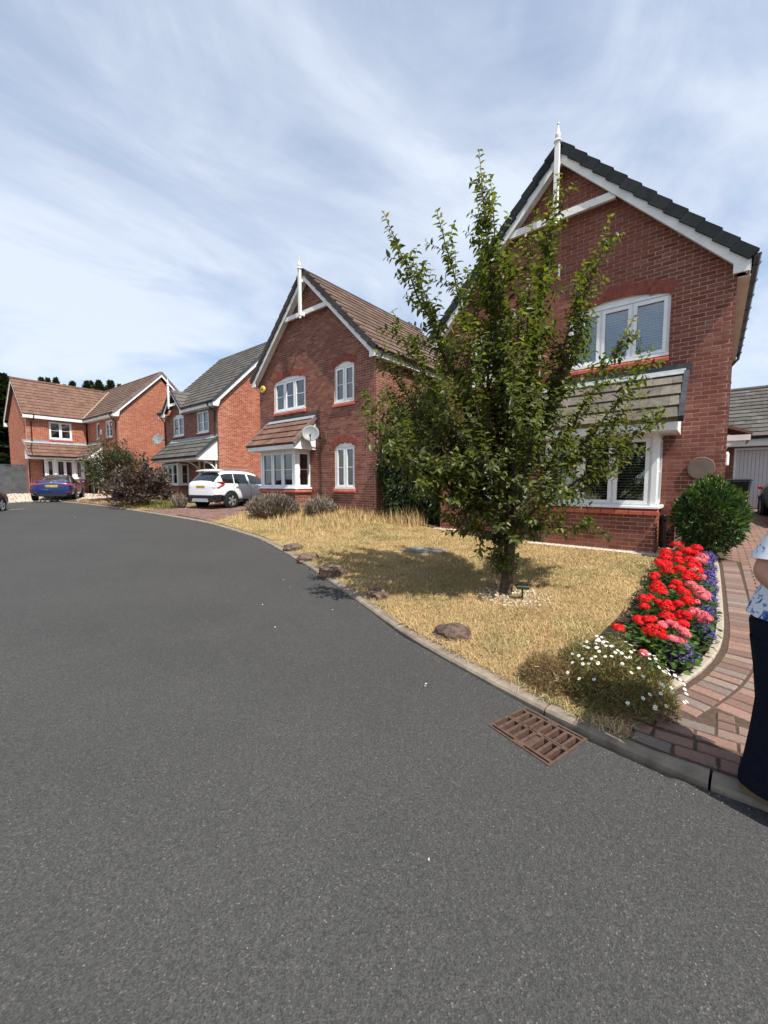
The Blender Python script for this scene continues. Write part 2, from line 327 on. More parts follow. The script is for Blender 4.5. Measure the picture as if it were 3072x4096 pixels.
def sheet(name, xs, yfun, ny, mat, dz=0, kind='structure', parent=None):
    V = []; F = []
    for i, x in enumerate(xs):
        a, b = yfun(x)
        for j in range(ny+1):
            y = a+(b-a)*j/ny; V.append((x, y, gz(x, y if a < yk(x)-1 else max(y, yk(x)+.001))+dz))
    for i in range(len(xs)-1):
        for j in range(ny):
            q = i*(ny+1)+j; F.append((q, q+ny+1, q+ny+2, q+1))
    return link(name, np_mesh(name, V, np.array(F), mat), parent, kind)
def lsp(a, b, n): return [a+(b-a)*i/n for i in range(n+1)]
link('ground', np_mesh('ground', [(-400, -400, -.12), (400, -400, -.12), (400, 400, -.12), (-400, 400, -.12)], np.array([[0, 1, 2, 3]]), EARTH), kind='structure')
GR = [on_z(u, v, .014) for u, v in [(1954, 2906), (2101, 2835), (2347, 2956), (2197, 3065)]]
from mathutils.geometry import tessellate_polygon
XA, XB = -1.35, -.30
ROADX = sorted(set([q[0] for q in KP]+lsp(-27.6, 14, 60)+[XA, XB]))
V = []; F = []; top = []; bot = []
for x in ROADX:
    k = yk(x)
    for j in range(9): V.append((x, -16+(k+16)*j/8, zr(x)))
for i in range(len(ROADX)-1):
    for j in range(8):
        q = i*9+j; inx = XA-1e-6 <= ROADX[i] and ROADX[i+1] <= XB+1e-6
        if j == 7 and inx: continue
        F += [(q, q+9, q+10), (q, q+10, q+1)]
for i, x in enumerate(ROADX):
    if XA-1e-6 <= x <= XB+1e-6: bot.append(i*9+7); top.append(i*9+8)
loop = bot+top[::-1]; gb = len(V)
V += [(q.x, q.y, zr(q.x)) for q in GR]
ids = loop+[gb, gb+1, gb+2, gb+3]
for t in tessellate_polygon([[Vector((V[i][0], V[i][1], 0)) for i in loop], [Vector((V[gb+i][0], V[gb+i][1], 0)) for i in range(4)]]): F.append(tuple(ids[i] for i in t))
link('road', np_mesh('road', V, np.array(F), ASPH), kind='structure')
TER = sheet('terrain', lsp(-70, -27.6, 20), lambda x: (-20, 40), 30, GRAVB, -.01)
# kerb stones, .9 m each
kerb = empty('kerb', (0, 0, 0), kind='structure')
pl = [Vector((x, y, 0)) for x, y in KP]
def resample(pl, step):
    out = []; L = [0]
    for a, b in zip(pl, pl[1:]): L.append(L[-1]+(b-a).length)
    n = int(L[-1]/step)
    for i in range(n+1):
        d = i*step
        for k in range(len(pl)-1):
            if L[k+1] >= d: out.append(pl[k].lerp(pl[k+1], (d-L[k])/max(1e-6, L[k+1]-L[k]))); break
    return out
def smooth_line(pl, step, it=3):
    p = resample(pl, step)
    for _ in range(it): p = [p[0]]+[(p[i-1]+p[i]*2+p[i+1])/4 for i in range(1, len(p)-1)]+[p[-1]]
    return p
def kerb_run(line, per, prof, name, mat, parent, zf, gap=.006, r0=0):
    for i in range(0, len(line)-1, per):
        seg = line[i:i+per+1]
        if len(seg) < 2: break
        mb = MB(); vs = []; n = len(prof); jit = random.uniform(-.004, .004)
        for k, q in enumerate(seg):
            j = i+k; t = (line[min(j+1, len(line)-1)]-line[max(j-1, 0)]).normalized(); nn = Vector((t.y, -t.x, 0))
            c = q+(t*gap if k == 0 else -t*gap if k == len(seg)-1 else Vector())
            for (o, z) in prof: vs.append(c+nn*o+Vector((0, 0, zf(q)+z+jit)))
        fs = [(k*n+a, k*n+(a+1) % n, (k+1)*n+(a+1) % n, (k+1)*n+a) for k in range(len(seg)-1) for a in range(n)]
        fs += [tuple(range(n))[::-1], tuple(range((len(seg)-1)*n, len(seg)*n))]
        mb.add(vs, fs); mb.build(name, mat, parent)
kl = smooth_line(pl, .45)
off = min(range(len(kl)), key=lambda i: (kl[i]-Vector((.12, 2.6, 0))).length) % 2
kerb_run(kl[off:], 2, [(0, -.1), (0, .018), (.014, .036), (.125, .047), (.13, -.1)], 'kerb_stone', CONC, kerb, lambda q: zr(q.x))
kin = lambda x: yk(x)+.125

# lawns
DRX0, DRX1 = -18.7, -13.0
sheet('lawn', lsp(-13.2, -.1, 90), lambda x: (kin(x), 10.0), 26, TURF, 0)
sheet('lawn_island', lsp(-27.0, -18.6, 30), lambda x: (kin(x), 10.4), 10, TURF, .0)
sheet('gravel_forecourt', lsp(-31, -27.0, 8), lambda x: (kin(x) if x > -27.6 else 4.0, 9.2), 8, GRAVB, .012)
# block paved drives: each paver is built; the nearest ones are parts of their own
def pavers(name, rects, mat, base, nsingle, zoff=0, th=.05):
    root = base; single = []; mb = MB()
    meshes = []
    cand = sorted(range(len(rects)), key=lambda i: -seen_size((rects[i][0], rects[i][1], .2))*(1 if seen_size((rects[i][0], rects[i][1], .2)) else 0))
    pick = set(cand[:nsingle]); shared = {}
    for i, (x, y, a, L, B) in enumerate(rects):
        z = gz(x, y)+zoff+random.uniform(-.002, .002); M = Matrix.Translation((x, y, z)) @ Matrix.Rotation(a, 4, 'Z') @ Matrix.Rotation(random.gauss(0, .006), 4, 'X') @ Matrix.Rotation(random.gauss(0, .004), 4, 'Y')
        sl = (gz(x, y+.2)-gz(x, y-.2))/.4; M = Matrix.Translation((x, y, z)) @ Matrix.Rotation(math.atan(sl), 4, 'X') @ Matrix.Rotation(a, 4, 'Z') @ Matrix.Rotation(random.gauss(0, .006), 4, 'X')
        if i in pick:
            key = (round(L, 3), round(B, 3), random.randrange(6))
            if key not in shared:
                q = MB(); q.bbox(-L/2+.006, L/2-.006, -B/2+.006, B/2-.006, -th, .012, .006); shared[key] = q.mesh('paver', mat)
            link('paver', shared[key], root, M=M)
        else:
            mb.T = M; mb.bbox(-L/2+.006, L/2-.006, -B/2+.006, B/2-.006, -th, .012, .006)
    mb.T = None
    if mb.f: mb.build('paver_field', mat, root, 'stuff')
# right-hand drive
ED = [Vector(q) for q in [(.09, 8.4, 0), (.112, 7.98, 0), (.13, 6.33, 0), (.135, 5.05, 0), (.105, 4.45, 0), (-.01, 3.91, 0), (-.175, 3.457, 0), (-.27, 3.22, 0)]]
drive = sheet('driveway', lsp(-.5, 5.5, 20), lambda x: (kin(x), 9.2), 20, SAND, .003)
drive_far = sheet('driveway_end', lsp(.0, 5.5, 8), lambda x: (9.2, 19.5), 12, SAND, .003)
el = smooth_line(ED, .11, 2); rects = []
for i in range(len(el)-1):                                        # border course laid square to the edging
    c = (el[i]+el[i+1])/2; t = (el[i+1]-el[i]).normalized(); nn = Vector((-t.y, t.x, 0)); q = c+nn*.145
    rects.append((q.x, q.y, math.atan2(nn.y, nn.x), .2, (el[i+1]-el[i]).length))
def edx(y): return float(np.interp(y, [p.y for p in el[::-1]], [p.x for p in el[::-1]])) if y > 3.22 else -.5
for xx in np.arange(-.42, 2.6, .205):                             # two courses along the kerb
    for k, (o, B) in enumerate(((.056, .10), (.158, .10))):
        X = xx+(.1 if k else 0); Y = kin(X)+o-.0
        a = math.atan2(kin(X+.1)-kin(X-.1), .2)
        rects.append((X, Y, a, .2, B))
for i in range(len(el)-1):                                        # second course round the bend
    c = (el[i]+el[i+1])/2; t = (el[i+1]-el[i]).normalized(); nn = Vector((-t.y, t.x, 0)); q = c+nn*.35
    if 3.5 < c.y < 4.9 and q.y > kin(q.x)+.42: rects.append((q.x, q.y, math.atan2(nn.y, nn.x), .2, (el[i+1]-el[i]).length*1.06))
def free(x, y, L, B):
    for dx in (-.46, -.23, 0, .23, .46):
        for dy in (-.42, 0, .42):
            px, py = x+dx*L, y+dy*B
            for (qx, qy, a_, L2, B2) in near:
                ex, ey = px-qx, py-qy; c_, s_ = math.cos(a_), math.sin(a_)
                if abs(ex*c_+ey*s_) < L2/2+.001 and abs(-ex*s_+ey*c_) < B2/2+.001: return False
    return True
y = 2.8; row = 0
while y < 18.3:
    near = [q for q in rects if abs(q[1]-y) < .3]; x = -.62+(.1 if row % 2 else 0); new = []
    while x < 2.6:
        inside = y > kin(x+.1)+.18 and (y < 3.24 and x > -.55 or y >= 3.24 and x+.1 > edx(y)+.1)
        if inside:
            if free(x+.1, y, .2, .1): new.append((x+.1, y, 0, .2, .1))
            else:
                for k in (.05, .15):
                    if free(x+k, y, .1, .1): new.append((x+k, y, 0, .1, .1))
        x += .2
    rects += new; y += .1; row += 1
pavers('driveway', rects, PAVE, drive, 300, .0)
# drive of the house with the white car
wdrive = sheet('block_drive', lsp(-18.75, -13.0, 14), lambda x: (kin(x), 14), 14, SAND, -.004); rects = []
y = 6.62; row = 0
while y < 10.2:
    xl = -18.3-(y-6.1)*.25; xr = -12.8-(y-6.6)*.3 if y < 8 else -13.4
    x = xl+(.1 if row % 2 else 0)
    while x < xr: rects.append((x, y, 0, .2, .1)); x += .2
    y += .1; row += 1
rects = [q for q in rects if q[1] > kin(q[0])+.05]
pavers('block_drive', rects, PAVE_D, wdrive, 300, .004)
sheet('brick_apron', lsp(-27.4, -21.5, 12), lambda x: (kin(x), kin(x)+.9+(-21.5-x)*.35), 6, PAVE_D, .016)
sheet('side_alley', lsp(-7.8, -5.6, 4), lambda x: (9.0, 16), 8, SOIL, .01)
# pale edging along the flower bed
edg = empty('bed_edging', (0, 0, 0), kind='structure')
kerb_run(smooth_line(ED, .3, 1), 2, [(-.012, -.1), (-.012, .018), (0, .032), (.045, .032), (.05, -.1)], 'edging_stone', CONC_Y, edg, lambda q: gz(q.x, q.y))
def bed_y(x): return 0
V = []; F = []
bl = smooth_line(ED, .25, 1)
for i, q in enumerate(bl):
    wd = .75*min(1, i*.4+.5) if q.y > 4.4 else .75-(4.4-q.y)*.1
    V += [(q.x-.03, q.y, gz(q.x, q.y)+.012), (q.x-.4, q.y+.05, gz(q.x, q.y)+.04), (q.x-wd-.1, q.y+.05, gz(q.x-.5, q.y)+.006)]
for i in range(len(bl)-1):
    for j in range(2): a = i*3+j; F.append((a, a+3, a+4, a+1))
link('flower_bed_soil', np_mesh('flower_bed_soil', V, np.array(F), SOIL), kind='structure')

# ------------------------------------------------------------------ building pieces
def iv_sub(iv, a, b):
    out = []
    for p, q in iv:
        if b <= p or a >= q: out.append((p, q))
        else:
            if a > p+.01: out.append((p, a))
            if b < q-.01: out.append((b, q))
    return out
def brick_wall(root, org, du, dn, outline, openings, bmat, mmat, single=None, depth=.1, name='wall', plainback=False):
    """bricks of 225 x 75 mm laid in stretcher bond in the plane org + u*du + z*Z, facing dn; the nearest go into the list single"""
    org, du, dn = Vector(org), Vector(du).normalized(), Vector(dn).normalized()
    M = Matrix(((du.x, dn.x, 0, org.x), (du.y, dn.y, 0, org.y), (du.z, dn.z, 1, org.z), (0, 0, 0, 1)))
    mm = MB(M); mb = MB(M); zs = [q[1] for q in outline]; row = 0; z = math.floor(min(zs)/.075)*.075; full = []
    n = len(outline)
    while z < max(zs):
        zm = z+.0375; xs = []
        for i in range(n):
            (u0, z0), (u1, z1) = outline[i], outline[(i+1) % n]
            if (z0 <= zm) != (z1 <= zm): xs.append(u0+(u1-u0)*(zm-z0)/(z1-z0))
        xs.sort(); iv = [(xs[i], xs[i+1]) for i in range(0, len(xs)-1, 2)]
        for (a, b, c, d, rise) in openings:
            if c < zm < d: iv = iv_sub(iv, a, b)
            elif d <= zm < d+rise:
                h = (b-a)/2*math.sqrt(1-(zm-d)/rise); iv = iv_sub(iv, (a+b)/2-h, (a+b)/2+h)
        for (a, b) in iv:
            mm.box(a+.003, b-.003, -depth, -.007, z, z+.075)
            off = -.1125 if row % 2 else 0; k = math.floor((a-off)/.225)
            while off+k*.225 < b:
                p, q = max(a, off+k*.225), min(b, off+(k+1)*.225); k += 1
                if q-p < .035: continue
                pr = random.uniform(-.0015, .0015); w = q-p
                if w > .224 and single is not None and random.random() < .985: full.append((p, z, pr, org+du*(p+.11)+Vector((0, 0, z))))
                else: mb.box(p+.006, q-.006, -.06, pr, z+.006, z+.069)
        z += .075; row += 1
    wall = mm.build(name, mmat, root)
    if single is not None: single.append((wall, M, mb, full, bmat))
    elif mb.f: mb.build('brickwork', bmat, wall, 'stuff')
    return wall
BRICKMESH = {}
def lay_bricks(root_w, singles, limit=300):
    allb = []
    for w, M, mb, full, bmat in singles:
        for t in full: allb.append((seen_size(root_w @ t[3]), w, M, mb, t, bmat))
    allb.sort(key=lambda q: -q[0])
    for i, (sz, w, M, mb, (p, z, pr, _), bmat) in enumerate(allb):
        if i < limit and sz > 0:
            key = (bmat.name, random.randrange(24))
            if key not in BRICKMESH:
                q = MB(); q.bbox(-.1065, .1065, -.0315, .0315, -.06, 0, .004)
                q.v = [Vector((a[0], a[2], a[1])) for a in q.v]; q.f = [f[::-1] for f in q.f]; BRICKMESH[key] = q.mesh('brick', bmat)
            link('brick', BRICKMESH[key], w, M=M @ Matrix.Translation((p+.1125, pr, z+.0375)))
        else: mb.box(p+.006, p+.219, -.06, pr, z+.006, z+.069)
    for w, M, mb, full, bmat in singles:
        if mb.f: mb.build('brickwork', bmat, w, 'stuff')
def arch(root, T, x0, x1, z1, rise, y=-.006, h=.22, rings=2):
    """segmental brick arch over an opening"""
    w = (x1-x0)/2; rad = (w*w+rise*rise)/(2*rise); cz = z1+rise-rad; cx = (x0+x1)/2; A = math.asin(min(1, w/rad))
    par = empty('arch', (0, 0, 0)); par.parent = root
    bk = MB(T); bk.prism([(cx+rad*math.sin(t)*1, 0, cz+rad*math.cos(t)) for t in lsp(-A, A, 12)]+[(cx+(rad+h)*math.sin(t), 0, cz+(rad+h)*math.cos(t)) for t in lsp(A, -A, 12)], (0, y*.4, 0))
    n = round(2*A*(rad+h/2)/.075)
    for ri in range(rings):
        for k in range(n):
            a, b = -A+2*A*k/n+.003/rad, -A+2*A*(k+1)/n-.003/rad; r0, r1 = rad+h/rings*ri+.004, rad+h/rings*(ri+1)-.004
            mb = MB(T); mb.prism([(cx+r0*math.sin(a), .05, cz+r0*math.cos(a)), (cx+r0*math.sin(b), .05, cz+r0*math.cos(b)), (cx+r1*math.sin(b), .05, cz+r1*math.cos(b)), (cx+r1*math.sin(a), .05, cz+r1*math.cos(a))], (0, y-.05, 0))
            mb.build('brick', RUBBED, par)
    bk.build('joint_bed', MORTAR_D, par)
def sill(root, T, x0, x1, z, mat=SILLRED, y=-.06, n=None):
    par = empty('sill', (0, 0, 0)); par.parent = root; n = n or max(2, round((x1-x0)/.23))
    for k in range(n):
        a, b = x0+(x1-x0)*k/n, x0+(x1-x0)*(k+1)/n
        mb = MB(T); mb.prism([(a+.004, .05, z-.02), (a+.004, .05, z-.14), (a+.004, y, z-.14), (a+.004, y, z-.08), (a+.004, -.005, z-.045), (a+.004, -.005, z-.02)], (b-a-.008, 0, 0)); mb.build('sill_tile', mat, par)
def window(root, T, x0, x1, z0, z1, y=.05, lights=2, rise=0, bar=True, blind=None, ajar=(), board=True, fw=.055, lining=True):
    """white plastic casement: outer frame, a sash and pane per light, glazing bar, blind or curtain, arched head board"""
    w = empty('window', (0, 0, 0)); w.parent = root
    f = MB(T); d = y+.07
    f.box(x0, x0+fw, y, d, z0, z1); f.box(x1-fw, x1, y, d, z0, z1); f.box(x0+fw, x1-fw, y, d, z1-fw, z1); f.box(x0+fw, x1-fw, y, d, z0, z0+fw)
    f.box(x0-.01, x1+.01, y-.075, y-.002, z0-.035, z0+.012)
    W_ = (x1-x0-2*fw)
    for k in range(1, lights): c = x0+fw+W_*k/lights; f.box(c-.03, c+.03, y+.002, d-.002, z0+fw, z1-fw)
    if rise:
        h = z1+.005; A = lsp(0, math.pi, 14)
        f.prism([((x0+x1)/2+(x1-x0)/2*math.cos(t), y-.004, h+rise*math.sin(t)**1.0*1.0) for t in A], (0, .06, 0)); f.box(x0, x1, y-.02, y-.005, z1-.012, z1+.02)
    f.build('frame', UPVC, w)
    for k in range(lights):
        a, b = x0+fw+W_*k/lights+(.03 if k else 0), x0+fw+W_*(k+1)/lights-(.03 if k < lights-1 else 0); c, e = z0+fw, z1-fw; s = .045
        m_ = MB(T); op = .10 if k in ajar else 0
        def sb(q0, q1, r0, r1, yy0, yy1):
            m_.box(q0, q1, yy0, yy1, r0, r1)
        y0_, y1_ = y-.018-op*.0, y+.045
        sb(a-.012, a+s, c-.012, e+.012, y0_, y1_); sb(b-s, b+.012, c-.012, e+.012, y0_, y1_); sb(a+s, b-s, e-s, e+.012, y0_, y1_); sb(a+s, b-s, c-.012, c+s, y0_, y1_)
        if bar: sb(a+s, b-s, (c+e)/2-.010, (c+e)/2+.010, y+.004, y+.040)
        m_.build('sash', UPVC, w)
        p_ = MB(T); p_.box(a+s, b-s, y+.018, y+.024, c+s, e-s); p_.build('pane', GLASS, w)
    yb = y+.14
    if blind in ('slat', 'slat_grey', 'shutter'):
        pitch = .05 if blind != 'shutter' else .06; mb = MB(T); z = z0+fw+.02
        while z < z1-fw-.01:
            mb.add([(x0+fw, yb, z+pitch*.45), (x1-fw, yb, z+pitch*.45), (x1-fw, yb+pitch*.45, z+pitch*.30), (x0+fw, yb+pitch*.45, z+pitch*.30), (x0+fw, yb, z+pitch*.70), (x1-fw, yb, z+pitch*.70), (x1-fw, yb+pitch*.45, z+pitch*.55), (x0+fw, yb+pitch*.45, z+pitch*.55)],
                   [(0, 3, 2, 1), (4, 5, 6, 7), (0, 1, 5, 4), (1, 2, 6, 5), (2, 3, 7, 6), (3, 0, 4, 7)]); z += pitch
        mb.build('blind', SLATW if blind != 'slat_grey' else SLATG, w, 'stuff')
    elif blind in ('vertical', 'vertical_dark', 'net'):
        mb = MB(T); xx = x0+fw
        step = .085 if blind != 'net' else .05
        while xx < x1-fw:
            a_ = .035 if blind != 'net' else .02
            mb.add([(xx, yb+a_, z0+fw), (xx+step*.9, yb-a_*.6, z0+fw), (xx+step*.9, yb-a_*.6, z1-fw), (xx, yb+a_, z1-fw)], [(0, 1, 2, 3)]); xx += step
        mb.build('curtain', {'vertical': CURT, 'vertical_dark': SLATG, 'net': CURT}[blind], w, 'stuff')
    if not lining: return w
    rm = MB(T); rm.box(x0-.02, x1+.02, y+.6, y+.62, z0-.05, z1+rise+.05); rm.box(x0-.02, x1+.02, y+.14, y+.62, z0-.06, z0-.05); rm.box(x0-.03, x0-.02, d, y+.6, z0-.05, z1+.05)  # near-black box added behind the glass, painting the unlit room and stopping light
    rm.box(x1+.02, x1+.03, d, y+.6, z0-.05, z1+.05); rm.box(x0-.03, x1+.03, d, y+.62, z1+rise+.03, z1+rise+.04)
    rm.build('dark_backing', DARKROOM, w)
    return w
def tiles(root, T, org, du, ds, L, H, mat, gauge=.33, tw=.3, single=300, clip=None, half=True, root_w=None, thick=.042, name='roof', deckclip=None):
    """interlocking concrete tiles on a roof slope; org is the eave corner, du along the eave, ds up the slope"""
    org, du, ds = Vector(org), Vector(du).normalized(), Vector(ds).normalized(); nn = du.cross(ds).normalized()
    if nn.z < 0: nn = -nn
    M = Matrix(((du.x, ds.x, nn.x, org.x), (du.y, ds.y, nn.y, org.y), (du.z, ds.z, nn.z, org.z), (0, 0, 0, 1)))
    full = T @ M if T else M; rows = math.ceil(H/gauge-.02); cells = []
    for j in range(rows):
        s0 = j*gauge; s1 = min(H, (j+1)*gauge+.04); o = -tw/2 if (half and j % 2) else 0; k = 0
        while o+k*tw < L-.01:
            a, b = max(0, o+k*tw), min(L, o+(k+1)*tw); k += 1
            if b-a < .03: continue
            if clip:
                c = clip((a+b)/2, (s0+min(s1, H))/2)
                if c is False: continue
                if isinstance(c, tuple): a, b = max(a, c[0]), min(b, c[1])
                if b-a < .03: continue
            cells.append((a, b, s0, s1))
    dk = MB(T); 
    if clip is None: dk.T = full; dk.box(0, L, 0, H, -.05, -.004)
    else:
        dk.T = full
        for (a, b, s0, s1) in cells: dk.box(a, b, s0, min(H, s0+gauge), -.05, -.004)
    dk.flip = full.determinant() < 0
    roof = dk.build(name, mat, root)
    rest = MB(full); shared = {}; rw = root_w or Matrix.Identity(4)
    order = sorted(range(len(cells)), key=lambda i: -seen_size(rw @ full @ Vector((cells[i][0], cells[i][2], 0)))); pick = set(order[:single])
    vf = lambda w, h: ([(.002, 0, 0), (w-.002, 0, 0), (w-.002, h, -.003), (.002, h, -.003), (.002, 0, thick), (w-.002, 0, thick), (w-.002, h, .010), (.002, h, .010)],
                       [(0, 3, 2, 1), (4, 5, 6, 7), (0, 1, 5, 4), (1, 2, 6, 5), (2, 3, 7, 6), (3, 0, 4, 7)])
    for i, (a, b, s0, s1) in enumerate(cells):
        if i in pick:
            key = (round(b-a, 3), round(s1-s0, 3), random.randrange(8))
            if key not in shared: q = MB(); q.add(*vf(b-a, s1-s0)); shared[key] = q.mesh('tile', mat)
            link('tile', shared[key], roof, M=full @ Matrix.Translation((a, s0, random.uniform(-.002, .002))))
        else:
            v, f = vf(b-a, s1-s0); rest.add([(x+a, y_+s0, z) for x, y_, z in v], f)
    if rest.f: rest.build('tiling', mat, roof, 'stuff')
    return roof
def gutter(root, T, p0, p1, r=.055, mat=BLACKP, brackets=6):
    mb = MB(T); p0, p1 = Vector(p0), Vector(p1); t = (p1-p0).normalized(); s = t.cross(UP).normalized(); n = 7
    vs = []
    for c in (p0, p1):
        for k in range(n+1): a = math.pi*k/n; vs.append(c+s*math.cos(a)*r-UP*math.sin(a)*r)
    mb.add(vs, [(k, k+1, n+2+k, n+1+k) for k in range(n)]+[tuple(range(n+1)), tuple(range(n+1, 2*n+2))])
    for k in range(brackets):
        c = p0.lerp(p1, (k+.5)/brackets); mb.tube([c+s*math.cos(a)*(r+.012)-UP*math.sin(a)*(r+.012)-t*.02 for a in lsp(0, math.pi, 6)], .008, 4)
    mb.build('gutter', mat, root)
def downpipe(root, T, pts, r=.034):
    mb = MB(T); mb.tube(pts, r, 8)
    for a, b in zip(pts, pts[1:]):
        a, b = Vector(a), Vector(b)
        if abs(b.z-a.z) > 1:
            for t in lsp(.1, .9, 2): c = a.lerp(b, t); mb.lathe([(r*1.35, -.03), (r*1.35, .03)], c, 8)
    mb.build('downpipe', BLACKP, root, smooth=False)
def finial(root, T, x, y, z0, z1, spur_y, zs):
    mb = MB(T); w = .042
    mb.box(x-w, x+w, y-w, y+w, z0, z1-.38); mb.lathe([(.062, 0), (.075, .02), (.062, .05), (.03, .06), (.045, .10), (.052, .14), (.035, .20), (.016, .30), (.01, .33), (.022, .345), (.022, .37), (0.004, .385)], (x, y, z1-.385), 12)
    mb.lathe([(.01, -.1), (.04, -.07), (.03, -.03), (.02, 0)], (x, y, z0), 10)
    mb.box(x-.03, x+.03, y+w+.001, spur_y, zs-.05, zs+.05); mb.box(x-.03, x+.03, y+w+.001, spur_y, z1-.75, z1-.68); mb.build('finial', PEEL, root)
def dish(root, T, c, face, r=.27, mount=None):
    par = empty('satellite_dish', (0, 0, 0)); par.parent = root
    c, face = Vector(c), Vector(face).normalized(); q = face.to_track_quat('Z', 'Y').to_matrix().to_4x4()
    mb = MB(T); mb.lathe([(.001, -.07), (r*.5, -.05), (r*.85, -.012), (r, .008), (r, .016), (r*.85, -.004), (r*.5, -.042), (.001, -.062)], c, 22, M=q); mb.build('reflector', DISH, par, smooth=True)
    mb = MB(T); dn = (q.to_3x3() @ Vector((0, -1, 0))); dn = dn if dn.z < 0 else -dn
    mb.tube([c+dn*r*.95, c+dn*r*.75+face*.28], .012, 6); mb.lathe([(.028, -.03), (.028, .04)], c+dn*r*.75+face*.28, 8); 
    if mount: mb.tube([c-face*.06, Vector(mount)], .02, 6); mb.lathe([(.06, -.01), (.06, .01)], mount, 8)
    mb.build('arm', BLACKP, par)
def lean_to(root, T, x0, x1, ye, ze, yw, zw, mat, vmat, root_w, lead=True, verge=(True, True), cheek=(True, True), single=60, lead_up=LEAD_D):
    """lean-to roof over a bay: tiles, lead flashing, verge tiles, white cheeks, soffit and fascia"""
    run, rise = yw-ye, zw-ze; Ls = math.hypot(run, rise); ds = Vector((0, run, rise))/Ls; nn = Vector((0, -rise, run))/Ls
    rf = tiles(root, T, (x0, ye, ze), (1, 0, 0), ds, x1-x0, Ls-.10, mat, gauge=(Ls-.10)/4, single=single, root_w=root_w, thick=.05, name='bay_roof')
    mb = MB(T); o = Vector((x0-.02, ye, ze))+ds*(Ls-.16)+nn*.04
    n = max(3, round((x1-x0)/.9))
    for k in range(n): mb.obox(o+Vector(((x1-x0+.04)*k/n, 0, 0)), ((x1-x0+.04)/n-.003, 0, 0), ds*.16, nn*.012)
    mb.build('lead_apron', LEAD, root)
    mb = MB(T); mb.box(x0-.1, x1+.07, yw-.02, yw-.009, zw-.0, zw+.13); mb.build('lead_flashing', lead_up, root)
    for s, on in zip((x0, x1), verge):
        if not on: continue
        for k in range(4):
            g_ = (Ls-.06)/4; a = Vector((s-(.0 if s == x1 else .075), ye, ze))+ds*(g_*k)-nn*.06
            mb = MB(T); mb.obox(a, (.075, 0, 0), ds*(g_-.006), nn*(.115+.0*k)); mb.build('verge_tile', vmat, root)
    f = MB(T); f.box(x0, x1, ye+.04, ye+.06, ze-.17, ze-.005); f.box(x0+.004, x1-.004, ye+.062, yw-.02, ze-.168, ze-.15); f.build('fascia', WPAINT, root)
    for s, on in zip((x0+.01, x1-.03), cheek):
        if on: c = MB(T); c.prism([(s, ye+.062, ze-.149), (s, yw-.015, ze-.149), (s, yw-.015, zw-.10), (s, ye+.062, ze-.03)], (.02, 0, 0)); c.build('cheek_board', WPAINT, root)
    return rf

